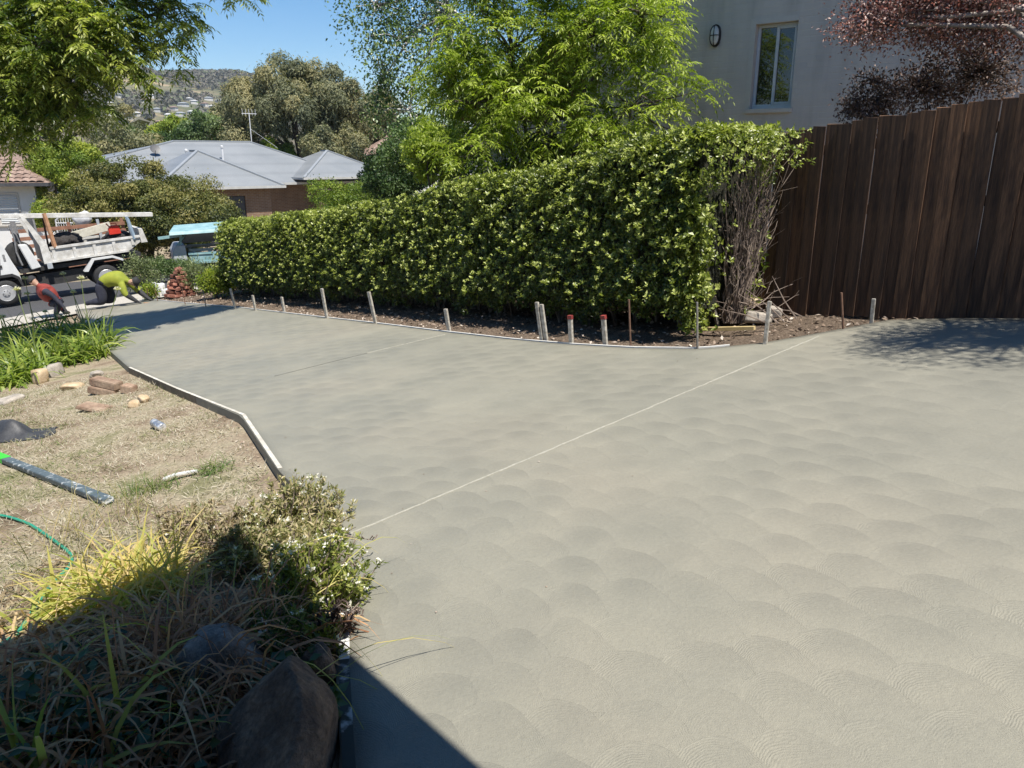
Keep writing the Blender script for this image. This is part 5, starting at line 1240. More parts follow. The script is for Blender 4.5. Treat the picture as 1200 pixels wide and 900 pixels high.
def hand_joints(J, B, nm, w, d, side):
    """palm and five curled fingers from the wrist w along d"""
    w = np.array(w); d = np.array(d) / np.linalg.norm(d); s = np.cross(d, [0, 0, 1.]); s /= np.linalg.norm(s)
    J[nm + 'palm'] = (tuple(w + d * .06), (.038, .02)); B.append((nm + 'wr', nm + 'palm'))
    for k, (o_, L_) in enumerate(((-.032, .055), (-.011, .066), (.011, .062), (.030, .048))):
        b_ = w + d * .10 + s * o_; e_ = b_ + d * L_ * .6 + np.array([0, 0, -.012]); f_ = e_ + d * L_ * .45 + np.array([0, 0, -.03])
        for q, p_, r_ in (('a', b_, .010), ('b', e_, .009), ('c', f_, .007)): J[f'{nm}f{k}{q}'] = (tuple(p_), r_)
        B += [(nm + 'palm', f'{nm}f{k}a'), (f'{nm}f{k}a', f'{nm}f{k}b'), (f'{nm}f{k}b', f'{nm}f{k}c')]
    b_ = w + d * .03 + s * side * .045; e_ = b_ + d * .035 + s * side * .02
    J[nm + 't0'] = (tuple(b_), .011); J[nm + 't1'] = (tuple(e_), .008); B += [(nm + 'palm', nm + 't0'), (nm + 't0', nm + 't1')]
def add_head(J, B, neck, c, face):
    c = np.array(c); f = np.array(face) / np.linalg.norm(face)
    up = c - np.array(J[neck][0]); up = up / np.linalg.norm(up)
    J['skull0'] = (tuple(c - up * .05 + f * .01), (.075, .085)); J['skull1'] = (tuple(c + up * .05 - f * .01), (.085, .10)); J['skull2'] = (tuple(c + up * .10 - f * .012), (.055, .06))
    B += [(neck, 'skull0'), ('skull0', 'skull1'), ('skull1', 'skull2')]
    return c, f, up
def head_parts(parent_o, c, f, up, capm):
    o = np.array(parent_o.location); s = np.cross(up, f); s /= np.linalg.norm(s)
    def W(a_, b_, c_): return o + c + f * a_ + s * b_ + up * c_
    mb = MB(); mb.add([W(.085, -.016, -.025), W(.085, .016, -.025), W(.12, 0, -.03), W(.082, 0, .02), W(.085, 0, -.045)], [(0, 2, 3), (1, 3, 2), (0, 4, 2), (1, 2, 4), (0, 3, 1, 4)]); mb.build('nose', M_skin, parent_o)
    for sg in (-1, 1):
        mb = MB(); mb.tube([W(-.01, sg * .078, -.025), W(-.02, sg * .09, .0), W(-.015, sg * .08, .02)], [.010, .014, .008], 6); mb.build('ear', M_skin, parent_o)
        mb = MB(); mb.tube([W(.078, sg * .03 - .012, .005), W(.088, sg * .03, .006), W(.078, sg * .03 + .012, .005)], [.004, .008, .004], 6); mb.build('eye', M_black, parent_o)
    mb = MB(); mb.tube([W(.078, -.025, -.06), W(.09, 0, -.062), W(.078, .025, -.06)], [.003, .006, .003], 5); mb.build('mouth', M_dkred, parent_o)
    V = []; F = []; n = 16; prof = [(.112, .02), (.116, .05), (.110, .09), (.085, .128), (.045, .15), (.004, .155)]
    for r_, h in prof:
        for k in range(n):
            t_ = 2 * math.pi * k / n; V.append(W(r_ * math.cos(t_) - .012, r_ * .88 * math.sin(t_), h))
    for i in range(len(prof) - 1):
        for k in range(n): F.append((i * n + k, i * n + (k + 1) % n, i * n + n + (k + 1) % n, i * n + n + k))
    mb = MB(); mb.add(V, F); cap_ = mb.build('cap', capm, parent_o, smooth=True)
    mb = MB(); V = [W(.07, -.085, .035), W(.16, -.06, .025), W(.185, 0, .028), W(.16, .06, .025), W(.07, .085, .035)]; V += [v + up * .012 for v in V]
    mb.add(V, [(4, 3, 2, 1, 0), (5, 6, 7, 8, 9), (0, 1, 6, 5), (1, 2, 7, 6), (2, 3, 8, 7), (3, 4, 9, 8), (4, 0, 5, 9)]); mb.build('brim', capm, cap_)
# worker in yellow, kneeling and reaching right along the wet concrete
O1 = G(150, 357)
J = {'pelvis': ((-.58, .0, .60), (.20, .19)), 'waist': ((-.42, 0, .70), (.225, .20)), 'chest': ((-.18, 0, .72), (.26, .235)), 'collar': ((.0, 0, .66), (.15, .14)), 'neck': ((.10, 0, .62), .062)}
B = [('pelvis', 'waist'), ('waist', 'chest'), ('chest', 'collar'), ('collar', 'neck')]
for nm, sy in (('n', -1), ('f', 1)):
    J[nm + 'hip'] = ((-.60, sy * .12, .52), .14); J[nm + 'knee'] = ((-.52 + .05 * sy, sy * .17, .085), .095); J[nm + 'cal'] = ((-.75, sy * .16, .10), .068); J[nm + 'ank'] = ((-.98, sy * .15, .075), .048); J[nm + 'toe'] = ((-1.06, sy * .15, .03), (.045, .03))
    B += [('pelvis', nm + 'hip'), (nm + 'hip', nm + 'knee'), (nm + 'knee', nm + 'cal'), (nm + 'cal', nm + 'ank'), (nm + 'ank', nm + 'toe')]
    J[nm + 'sh'] = ((.0, sy * .20, .62), .095); J[nm + 'el'] = ((.14 + .05 * sy, sy * .27, .34), .065); J[nm + 'wr'] = ((.42 + .08 * sy, sy * .18, .12), .040)
    B += [('collar', nm + 'sh'), (nm + 'sh', nm + 'el'), (nm + 'el', nm + 'wr')]
    hand_joints(J, B, nm, J[nm + 'wr'][0], (1, 0, -.45), -sy)
hc, hf, hu = add_head(J, B, 'neck', (.24, 0, .60), (.45, -.15, -.9))
hu = np.array([.95, 0, .25]); hu /= np.linalg.norm(hu); hf = np.array([.25, -.12, -.95]); hf = hf - hu * (hf @ hu); hf /= np.linalg.norm(hf)
reg = {}
for a_, b_ in B:
    if a_ in ('waist', 'chest') or b_ in ('chest', 'collar') or (a_ == 'collar' and b_ != 'neck') or (a_[1:] == 'sh' and False): reg[(a_, b_)] = 1
    elif b_[1:] in ('el',): reg[(a_, b_)] = 1
    elif b_[1:] == 'wr' or 'palm' in b_ or 'f' == b_[1:2] and len(b_) == 4 or 't' == b_[1:2] and b_[1:] != 'toe': reg[(a_, b_)] = 3
    elif b_[1:] == 'toe': reg[(a_, b_)] = 4
    elif 'skull' in b_ or b_ == 'neck': reg[(a_, b_)] = 0
    else: reg[(a_, b_)] = 2
reg[('pelvis', 'waist')] = 2
p1 = skin_person('person', 'worker in yellow hi vis top and dark cap kneeling to smooth concrete', tuple(O1), J, B, [M_skin, M_hivis, M_navy, M_glove, M_boot], reg, 'pelvis')
head_parts(p1, hc, hf, hu, M_darkcap)
hw = O1 + np.array([.60, -.18, .02])
flt = thing('hand_float', 'dark hand float under the hand of the kneeling worker in yellow', 'trowel', tuple(hw)); mb = MB(); mb.b2(-.16, .20, -.06, .06, .0, .018); mb.build('plate', M_galv, flt, local=True)
mb = MB(); mb.tube([(-.10, 0, .018), (-.08, 0, .06), (.10, 0, .06), (.12, 0, .018)], .014, 6); mb.build('handle', M_orangewood, flt, local=True)
# worker in red, squatting behind the strappy leaves
O2 = np.array([-12.05, 19.9, 0]); O2[2] = float(g(O2[0], O2[1])) - .02
J = {'pelvis': ((.04, .1, .26), (.24, .22)), 'waist': ((.0, .05, .42), (.24, .21)), 'chest': ((-.06, -.02, .64), (.27, .22)), 'collar': ((-.12, -.05, .80), (.18, .15)), 'neck': ((-.22, -.07, .87), .06)}
B = [('pelvis', 'waist'), ('waist', 'chest'), ('chest', 'collar'), ('collar', 'neck')]
for nm, s_, kn, an, el, wr in (('n', (-.02, -.22), (.34, -.22, .42), (.18, -.22, .08), (.24, -.30, .62), (.46, -.32, .34)), ('f', (-.30, .16), (-.05, .30, .46), (.10, .30, .08), (-.30, .30, .60), (-.16, .42, .34))):
    J[nm + 'hip'] = ((.12, s_[1] * .6 + .06, .34), .115); J[nm + 'knee'] = (kn, .075); J[nm + 'ank'] = (an, .05); J[nm + 'toe'] = ((an[0] + .18, an[1] - .03, .035), (.045, .032))
    B += [('pelvis', nm + 'hip'), (nm + 'hip', nm + 'knee'), (nm + 'knee', nm + 'ank'), (nm + 'ank', nm + 'toe')]
    J[nm + 'sh'] = ((s_[0] - .04, s_[1], .76), .085); J[nm + 'el'] = (el, .05); J[nm + 'wr'] = (wr, .034)
    B += [('collar', nm + 'sh'), (nm + 'sh', nm + 'el'), (nm + 'el', nm + 'wr')]
    hand_joints(J, B, nm, wr, (.6, -.05, -.8), -1 if nm == 'n' else 1)
hc, hf, hu = add_head(J, B, 'neck', (-.33, -.10, .95), (-.5, -.6, -.5))
hu = np.array([-.55, -.15, .8]); hu /= np.linalg.norm(hu); hf = np.array([.15, -.85, -.45]); hf = hf - hu * (hf @ hu); hf /= np.linalg.norm(hf)
reg = {}
for a_, b_ in B:
    if a_ in ('waist', 'chest', 'pelvis') and b_ in ('waist', 'chest', 'collar') or (a_ == 'collar' and b_ != 'neck'): reg[(a_, b_)] = 1
    elif b_[1:] in ('el', 'wr'): reg[(a_, b_)] = 2
    elif 'palm' in b_ or ('f' == b_[1:2] and len(b_) == 4) or ('t' == b_[1:2] and b_[1:] != 'toe'): reg[(a_, b_)] = 3
    elif b_[1:] == 'toe': reg[(a_, b_)] = 4
    elif 'skull' in b_ or b_ == 'neck': reg[(a_, b_)] = 0
    else: reg[(a_, b_)] = 2
p2 = skin_person('person', 'worker in dark red shirt squatting behind the strappy lilies', tuple(O2), J, B, [M_skin, M_dkred, M_navy, M_glove, M_boot], reg, 'pelvis')
head_parts(p2, hc, hf, hu, M_darkcap)

# ------------------------------------------------------------------ verge planting at the street end
def small_shrub(px, py, wpx, hpx, lab, mL, dens=1.0, leaf=(.07, .03), tr=(0, 1), y=None, name='verge_shrub'):
    c = G(px, py) if y is None else None
    if y is not None: c = P3(px, py, y); c = np.array([c[0], c[1], float(g(c[0], c[1]))])
    ppm = FPX / (c[1] * CP - (c[2] - EYE) * SP); W_, H_ = wpx / ppm, hpx / ppm
    lob = [[c[0], c[1], c[2] + H_ * .55, W_ * .42, W_ * .35, H_ * .42], [c[0] - W_ * .25, c[1], c[2] + H_ * .4, W_ * .3, W_ * .3, H_ * .35], [c[0] + W_ * .25, c[1] + .1, c[2] + H_ * .42, W_ * .3, W_ * .3, H_ * .36]]
    return leafy_tree(name, lab, 'shrub', c, lob, mL, M_branch, int(170 * dens), 18, (.07, .07, .06), leaf, .03, ntw=40, trange=tr, ttw=.008, shell=.4, updir=.3)
L_grey = leafmat('grey_green_leaf', [(0, (.05, .07, .03)), (.5, (.13, .16, .07)), (1, (.26, .29, .14))], .25, .5, .3)
small_shrub(165, 342, 40, 46, 'leafy light green shrub just right of the kneeling worker', L_grey)
small_shrub(186, 330, 40, 30, 'rounded green shrub in front of the trailer box', L_mid, tr=(.3, 1))
small_shrub(240, 342, 50, 40, 'wispy upright green shrub right of the brick heap', L_grey, leaf=(.10, .02))
small_shrub(255, 348, 40, 36, 'pale yellowish low shrub at the left foot of the hedge', L_lime, tr=(.3, .9))
small_shrub(222, 335, 24, 30, 'slim green shrub directly behind the brick heap', L_mid)
small_shrub(212, 326, 40, 22, 'bushy shrub below the trailer side panel', L_mid, tr=(.2, .8))
small_shrub(176, 350, 16, 18, 'small lime tuft beside the kneeling worker', L_lime, .4)
def brick_mesh():
    mb = MB(); mb.box((0, 0, 0), (.23, .11, .076)); o = mb.build('brick', M_brickred, None, bevel=.006); return o
M_brickred = mat('red_brick', (.20, .07, .045), (.42, .20, .14), 3, .9, .5, .008, objvar=.45, fine=.25, obj=True)
bk = None
bc = G(213, 346)
pos_ = []
for lvl, cnt, rad in ((0, 13, .34), (1, 11, .29), (2, 9, .25), (3, 8, .21), (4, 6, .17), (5, 5, .13), (6, 3, .08), (7, 2, .05)):
    for k in range(cnt):
        t_ = 2 * math.pi * k / cnt + lvl * .7; pos_.append((bc[0] + rad * math.cos(t_) * rnd.uniform(.75, 1.05), bc[1] + rad * math.sin(t_) * rnd.uniform(.75, 1.05), bc[2] + .03 + lvl * .098, t_))
for (x, y, z, t_) in pos_:
    if bk is None: bk = brick_mesh(); o = bk
    else: o = bk.copy(); COL.objects.link(o)
    o.location = (x, y, z); o.rotation_euler = (rnd.uniform(-.3, .3), rnd.uniform(-.3, .3), t_ + rnd.uniform(-.6, .6))
    setp(o, 'reddish brick in the tall heap near the kneeling worker', 'brick', 'red bricks heaped at the street end of the hedge')
for k, (px, py, s_) in enumerate([(182, 345, .16), (188, 341, .19), (194, 345, .14), (180, 337, .13)]):
    c = G(px, py); rock('white_stone', ['lowest left of the white stones by the brick heap', 'biggest white stone left of the brick heap', 'white stone closest to the brick heap', 'white stone furthest back beside the brick heap'][k], (c[0], c[1], c[2] + s_ * .6), (s_, s_ * .8, s_ * .9), 31 + k, M_whitewall, 'white stones left of the brick heap', sub=3)
c = G(203, 340); rock('sandy_stone', 'yellow sandstone lump tucked left of the brick heap', (c[0], c[1], c[2] + .15), (.16, .15, .22), 44, M_sand, sub=3)

# ------------------------------------------------------------------ strappy lilies with seed heads
L_lily = leafmat('lily_leaf', [(0, (.06, .10, .018)), (.5, (.16, .225, .032)), (1, (.38, .41, .10))], .35, .35, .5)
M_stalk = mat('flower_stalk', (.14, .19, .06), (.24, .28, .11), 6, .6)
L_umbel = leafmat('faded_flower', [(0, (.45, .42, .28)), (1, (.75, .72, .60))], .3, .7, .2)
lil = [(5, 445), (30, 425), (60, 432), (88, 425), (112, 418), (10, 415), (45, 410), (78, 408), (105, 402), (20, 398), (60, 395), (92, 393), (118, 408), (0, 455), (-25, 430), (35, 445)]
heads = {4: [(95, 279 + 48), (138, 340)], 6: [(29, 327), (32, 345)], 8: [(74, 322), (86, 343)], 10: [(53, 366)], 2: [(20, 340)], 5: [(4, 372)]}
for k, q in enumerate(lil):
    c = G(*q, gz); n = 85
    t = thing('lily_clump', 'strappy bright green lily clump massed at the left edge of the concrete', 'lily', tuple(c), group='strappy lilies beside the drive')
    if k in heads: t['label'] = {4: 'strappy lily clump at the right end carrying two tall seed heads', 6: 'strappy lily clump with two seed heads in front of the red shirted worker', 8: 'strappy lily clump with tall seed heads between the two workers', 10: 'strappy lily clump with a low white seed head near its leaf tops', 2: 'strappy lily clump with one leaning seed head by the truck wheel', 5: 'strappy lily clump with a white head at the frame edge'}[k]
    D = nrm(np.c_[rng.normal(size=(n, 2)) * .75, np.full(n, 1.0)])
    P = c + np.c_[rng.normal(size=(n, 2)) * .13, np.zeros(n)]
    V, F, T = blades(P, D, rng.uniform(.45, .80, n), rng.uniform(.034, .052, n), rng.uniform(.6, 2.0, n), np.clip(rng.beta(2, 2, n), 0, 1), 5)
    mesh_np('leaves', V, F, L_lily, t, T)
    for hp_ in heads.get(k, []):
        top = ray(*hp_) * (c[1] / ray(*hp_)[1]) + np.array([0, 0, EYE]); b_ = c + np.array([*rng.normal(0, .04, 2), 0])
        mb = MB(); mid = (b_ + top) / 2 + np.array([rng.normal(0, .03), rng.normal(0, .03), 0]); mb.tube([b_, (b_ + mid) / 2, mid, (mid + top) / 2 + rng.normal(0, .01, 3), top], [.010, .009, .008, .007, .006], 6); st = mb.build('stalk', M_stalk, t)
        n2 = 40; D2 = rdir(n2); D2[:, 2] = np.abs(D2[:, 2]) * .8 + .1
        V, F, T = leaves(np.tile(top, (n2, 1)), D2, .07, .028, rng.uniform(0, 1, n2)); mesh_np('flower_head', V, F, L_umbel, st, T)

# ------------------------------------------------------------------ dry lawn
def Gs(px, py): return G(px, py, gz)
lawn_poly = [Gs(*q) for q in [(-60, 470), (40, 455), (120, 440), (170, 445), (215, 470), (275, 497), (312, 550), (300, 600), (200, 640), (60, 700), (-80, 760)]]
def in_poly(x, y, poly):
    c = np.zeros(len(x), bool); n = len(poly)
    for i in range(n):
        x0, y0 = poly[i][:2]; x1, y1 = poly[(i + 1) % n][:2]
        c ^= ((y0 > y) != (y1 > y)) & (x < (x1 - x0) * (y - y0) / (y1 - y0 + 1e-12) + x0)
    return c
n = 90000; pl = np.array(lawn_poly)
x = rng.uniform(pl[:, 0].min(), pl[:, 0].max(), n); y = rng.uniform(pl[:, 1].min(), pl[:, 1].max(), n)
dens = .5 + .5 * np.sin(x * 2.3 + 1) * np.sin(y * 1.9) + .35 * np.sin(x * 6.1) * np.sin(y * 5.3)
k_ = in_poly(x, y, lawn_poly) & (rng.uniform(0, 1, n) < np.clip(dens + .25, .12, 1)); x, y, dens = x[k_], y[k_], dens[k_]; n = len(x)
L_straw = leafmat('dry_grass_blade', [(0, (.47, .43, .35)), (.45, (.34, .30, .22)), (.7, (.25, .235, .13)), (1, (.11, .15, .05))], .2, .8, .15)
D = nrm(np.c_[rng.normal(size=(n, 2)), rng.uniform(.1, .8, n)])
V, F, T = leaves(np.c_[x, y, gz(x, y) - .003], D, rng.uniform(.03, .085, n), rng.uniform(.004, .008, n), np.clip(.28 + .62 * (dens > .62) * rng.uniform(0, 1, n) + rng.normal(0, .2, n), 0, 1))
o = mesh_np('dry_grass', V, F, L_straw, None, T); setp(o, 'short straw coloured dry grass on the worn lawn', 'grass', kind='stuff')
# green tufts by the shrub
def grass_tuft(name, lab, px, py, n, L, W, spread, stops_m, tr, droop=(.5, 2), cat='grass tuft', up=1.0, dirb=(0, 0), fn=None, group=None):
    c = Gs(px, py); t = thing(name, lab, cat, tuple(c), group=group)
    D = nrm(np.c_[rng.normal(size=(n, 2)) * .7 + np.array(dirb), np.full(n, up)])
    P = c + np.c_[rng.normal(size=(n, 2)) * spread, np.zeros(n)]; P[:, 2] = gz(P[:, 0], P[:, 1]) - .01
    V, F, T = blades(P, D, rng.uniform(L * .55, L * 1.2, n), rng.uniform(W * .7, W * 1.2, n), rng.uniform(*droop, n), rng.uniform(*tr, n), 5)
    mesh_np('leaves', V, F, stops_m, t, T); return t
L_tuft = leafmat('green_grass', [(0, (.34, .27, .13)), (.4, (.16, .19, .06)), (1, (.07, .14, .035))], .3, .5, .3)
grass_tuft('grass_tuft', 'green grass tuft at the right tip of the straightedge', 160, 578, 160, .16, .006, .10, L_tuft, (.2, 1))
grass_tuft('grass_tuft', 'green grass tuft left of the small white strip', 190, 572, 140, .15, .006, .08, L_tuft, (.3, 1))
grass_tuft('grass_tuft', 'spiky green tuft at the top left of the flowering shrub', 252, 552, 130, .17, .007, .07, L_tuft, (.3, 1))
grass_tuft('grass_tuft', 'thin dry seed stems beside the hose bend', 70, 640, 50, .42, .005, .12, L_tuft, (0, .3), (.1, .6))
grass_tuft('grass_tuft', 'thin dry seed stems at the right of the straightedge', 150, 610, 40, .38, .005, .12, L_tuft, (0, .3), (.1, .6))

M_clay = mat('clay_paver', (.24, .15, .10), (.42, .31, .22), 4, .92, .6, .008, objvar=.15, fine=.25, obj=True)
rocks_px = [(49, 448, (.125, .10, .13), 'square orange sandstone block at the foot of the lilies', M_sand), (64, 440, (.14, .11, .11), 'pinkish grey stone leaning behind the orange sandstone block', M_greyrock), (85, 455, (.14, .09, .04), 'flat pale sandstone piece half buried in the dry lawn', M_sand),
            (158, 476, (.08, .06, .04), 'small buff stone in front of the pavers', M_sand), (168, 471, (.08, .05, .045), 'triangular buff stone right of the small buff one', M_sand), (113, 441, (.09, .06, .05), 'mossy stone at the right edge of the lilies', M_greyrock), (12, 471, (.16, .12, .04), 'flat grey stone at the left frame edge above the plastic', M_greyrock)]
for px, py, s_, lab, m_ in rocks_px:
    s_ = tuple(1.35 * q for q in s_); c = Gs(px, py); rock('lawn_stone', lab, (c[0], c[1], c[2] + s_[2] * .5), s_, px, m_, 'loose stones on the dry lawn', rz=px * .37, sub=3, cuts=7, rough=.03)
pav = [((125, 452), (.40, .15, .09), 'upper long clay paver of the little stack by the lilies', .09), ((123, 461), (.38, .15, .08), 'lower long clay paver at the base of the little stack', 0), ((152, 460), (.17, .12, .10), 'short clay paver at right end of the little stack', 0), ((118, 480), (.50, .2, .035), 'sunken clay paver lying flat in front of the stack', -.02)]
pang = -.25
for (q, d_, lab, dz) in pav:
    c = Gs(*q); mb = MB(); mb.box((0, 0, 0), d_, taper=.97); o = mb.build('clay_paver', M_clay, None, bevel=.008); o.location = (c[0], c[1] + (.0), c[2] + d_[2] / 2 + (.085 if dz > .05 else -.004)); 
    if dz > .05: c2 = Gs(123, 461); o.location = (c2[0] + .02, c2[1] + .03, c2[2] + .08 + d_[2] / 2)
    o.rotation_euler = (.02, .10, pang + rnd.uniform(-.06, .06)); setp(o, lab, 'paver', 'clay pavers stacked by the lilies')

# crumpled black plastic
def plastic_sheet():
    c = Gs(18, 512); nU, nV = 26, 16; V = []; F = []
    for i in range(nU):
        for j in range(nV):
            u_, v_ = i / (nU - 1), j / (nV - 1); r_ = .36 * (1 - .5 * abs(2 * v_ - 1) ** 2)
            x = (u_ - .5) * .85 + .06 * math.sin(v_ * 5); y = (v_ - .5) * .42 - .10 * (u_ - .5)
            hgt = .20 * math.exp(-((u_ - .38) / .26) ** 2 - ((v_ - .5) / .38) ** 2) + .016 * math.sin(11 * u_ + 7 * v_) * math.sin(9 * v_ - 3 * u_) + .01 * math.sin(23 * u_ - 9 * v_)
            edge = min(u_, 1 - u_, v_, 1 - v_); hgt *= min(1, edge * 6 + .12)
            q = np.array([c[0] + x, c[1] + y]); V.append((q[0], q[1], float(gz(*q)) + .008 + max(0, hgt)))
    for i in range(nU - 1):
        for j in range(nV - 1): a_ = i * nV + j; F.append((a_, a_ + nV, a_ + nV + 1, a_ + 1))
    o0 = len(V); V += [(a_, b_, c_ - .004) for a_, b_, c_ in V]; F += [tuple(k + o0 for k in reversed(f)) for f in F]
    m = mat('black_plastic', (.030, .031, .034), (.065, .066, .07), 9, .55, .5, .006, fine=.2)
    o = mesh_np('plastic_sheet', V, F, m, smooth=True); setp(o, 'crumpled charcoal plastic sheet lying on the dry lawn at left edge', 'plastic sheet')
plastic_sheet()
# straightedge (screed) with a green tape mark
def slab_between(pts, wd_, th, name, m, lift=.012, parent=None):
    mb = MB(); a_, b_ = np.array(pts[0]), np.array(pts[1]); a_ = a_ + np.array([0, 0, lift + th / 2]); b_ = b_ + np.array([0, 0, lift + th / 2]); mb.bar(a_, b_, wd_, th); return mb, a_, b_
m_se, t_, b_ = newmat('splashed_aluminium'); p_ = pos(t_); n1 = noise(t_, 14, 5, .7, p_, .8); n2 = noise(t_, 3, 3, .5, p_)
cc = ramp(t_, n1.outputs[0], [(.50, (.075, .10, .115)), (.58, (.11, .14, .15)), (.62, (.52, .53, .52))]).outputs[0]; t_.links.new(cc, b_.inputs['Base Color']); b_.inputs['Roughness'].default_value = .55; b_.inputs['Metallic'].default_value = .0
A0, B0 = Gs(-60, 515), Gs(128, 592)
se = thing('straightedge', 'long cement splashed metal straightedge lying across the lawn corner', 'straightedge', tuple(A0))
mb, a_, b_2 = slab_between((A0, B0), .078, .04, 'bar', m_se); mb.build('bar', m_se, se, bevel=.004)
q0, q1 = Gs(-2, 533), Gs(14, 541); tq = lambda q: a_ + (b_2 - a_) * np.clip(((q - a_)[:2] @ (b_2 - a_)[:2]) / ((b_2 - a_)[:2] @ (b_2 - a_)[:2]), 0, 1)
mb = MB(); mb.bar(tq(q0), tq(q1), .083, .045); mb.build('tape', mat('green_tape', (.05, .55, .04), (.07, .62, .06), 5, .5), se)
# drink can
c = Gs(186, 503); can = thing('drink_can', 'silver drink can lying on its side on the dry lawn', 'can', (c[0], c[1], c[2]), (0, 0, -.75))
m_can, t_, b_ = newmat('can_print'); p_ = pos(t_, True); n1 = noise(t_, 18, 3, .6, p_); t_.links.new(ramp(t_, n1.outputs[0], [(.45, (.30, .33, .38)), (.52, (.72, .73, .75)), (.6, (.80, .80, .80))]).outputs[0], b_.inputs['Base Color']); b_.inputs['Metallic'].default_value = .55; b_.inputs['Roughness'].default_value = .35
mb = MB(); mb.lathe([(.005, -.102), (.032, -.100), (.042, -.090), (.042, .082), (.034, .099), (.031, .100)], (0, 0, .042), 'x', 20); cb_ = mb.build('body', m_can, can, local=True, smooth=True)
M_can = mat('can_lid', (.6, .6, .62), (.7, .7, .72), 5, .3, metal=.8); mb = MB(); mb.lathe([(.030, .0985), (.028, .095), (.004, .095)], (0, 0, .042), 'x', 18); mb.build('lid', M_can, can, local=True)
mb = MB(); mb.box((.098, .004, .044), (.004, .018, .012)); mb.build('ring_pull', M_can, can, local=True)
# white plastic strip
mb = MB(); pts_ = [Gs(192, 566) + np.array([0, 0, .03]), Gs(205, 563) + np.array([0, 0, .045]), Gs(218, 559) + np.array([0, 0, .035]), Gs(232, 556) + np.array([0, 0, .03])]
for a_, b_2 in zip(pts_[:-1], pts_[1:]): mb.bar(a_, b_2, .035, .012)
o = mb.build('plastic_strip', M_plastic, None); setp(o, 'crumpled white plastic strip lying left of the shrub', 'plastic strip')
# garden hose
hpx = [(-30, 606), (5, 606), (35, 616), (58, 632), (76, 645), (86, 655), (82, 668), (66, 682), (52, 700), (38, 722), (22, 748), (-20, 775)]
P_ = [Gs(*q) for q in hpx]; P_ = np.array([p + np.array([0, 0, .02]) for p in P_])
t1 = np.linspace(0, 1, len(P_)); tt_ = np.linspace(0, 1, 80); 
Pf = np.stack([np.interp(tt_, t1, P_[:, i]) for i in range(3)], 1)
for _ in range(6): Pf[1:-1] = (Pf[:-2] + 2 * Pf[1:-1] + Pf[2:]) / 4
Pf[:, 2] = gz(Pf[:, 0], Pf[:, 1]) + .016
mb = MB(); mb.tube(Pf, .0105, 8); o = mb.build('garden_hose', mat('green_hose', (.02, .26, .16), (.03, .34, .21), 20, .45), None, smooth=True); setp(o, 'green garden hose curving over the dry lawn at left', 'hose')

# ------------------------------------------------------------------ shaded bed at the bottom left
L_dry = leafmat('dead_strap_leaf', [(0, (.24, .12, .065)), (.4, (.44, .25, .135)), (.75, (.56, .38, .20)), (1, (.60, .48, .26))], .25, .7, .15, tcol=(1.3, 1.1, .7))
L_yel = leafmat('yellowing_strap_leaf', [(0, (.58, .42, .22)), (.4, (.55, .46, .16)), (1, (.26, .33, .06))], .4, .5, .3)
def strap_clump(name, lab, px, py, n, L, W, spread, m, tr, dirb, droop, up=.8, cat='dead lily clump'):
    return grass_tuft(name, lab, px, py, n, L, W, spread, m, tr, droop, cat, up, dirb)
strap_clump('dead_lily_clump', 'big clump of dead brown strap leaves flopping in the shaded bed', 235, 790, 950, .48, .014, .15, L_dry, (0, .8), (-.05, .15), (1.2, 3.0), .8)
strap_clump('dead_lily_clump', 'dead brown strap leaves at left of the bed crossing the shadow line', 115, 840, 600, .44, .014, .18, L_dry, (0, .9), (-.2, -.1), (1.5, 3.2), .7)
strap_clump('dead_lily_clump', 'dead brown strap leaves nearest the second rock', 300, 765, 420, .42, .013, .10, L_dry, (0, .9), (.1, .1), (1.4, 3.2), .8)
strap_clump('dead_lily_clump', 'flattened straw coloured leaves beside the hose end', 50, 775, 300, .40, .015, .16, L_dry, (.4, 1), (-.2, .1), (2.2, 3.6), .6)
strap_clump('yellow_lily_clump', 'sunlit yellow green strap leaves at the top of the dead clump', 160, 698, 420, .40, .017, .13, L_yel, (0, .85), (-.15, .1), (.6, 2.0), 1.1, 'lily')
strap_clump('yellow_lily_clump', 'pale green strap leaves low at the left of the sunlit clump', 95, 715, 90, .38, .026, .12, L_yel, (.4, 1), (-.2, 0), (1.2, 2.6), .8, 'lily')
strap_clump('yellow_lily_clump', 'greenish strap leaves in deep shade at the bottom edge', 70, 905, 30, .46, .024, .10, L_yel, (.4, 1), (.05, .1), (.8, 2.0), 1.0, 'lily')
strap_clump('dead_lily_clump', 'dark brown dead leaves at the bottom edge in deep shade', 150, 920, 200, .50, .018, .16, L_dry, (0, .5), (0, 0), (1.4, 3.0), .7)
# long thin stems reaching over the shade
cS = Gs(240, 800); t = thing('long_stems', 'long thin arching grass stems over the shaded bed', 'grass stems', tuple(cS)); n = 45
D = nrm(np.c_[rng.normal(size=(n, 2)) * .8 + np.array([-.3, -.2]), np.full(n, .65)]); P = cS + np.c_[rng.normal(size=(n, 2)) * .25, np.full(n, .02)]
V, F, T = blades(P, D, rng.uniform(.5, 1.0, n), .006, rng.uniform(.8, 2.2, n), rng.uniform(.2, 1, n), 7); mesh_np('stems', V, F, L_yel, t, T)
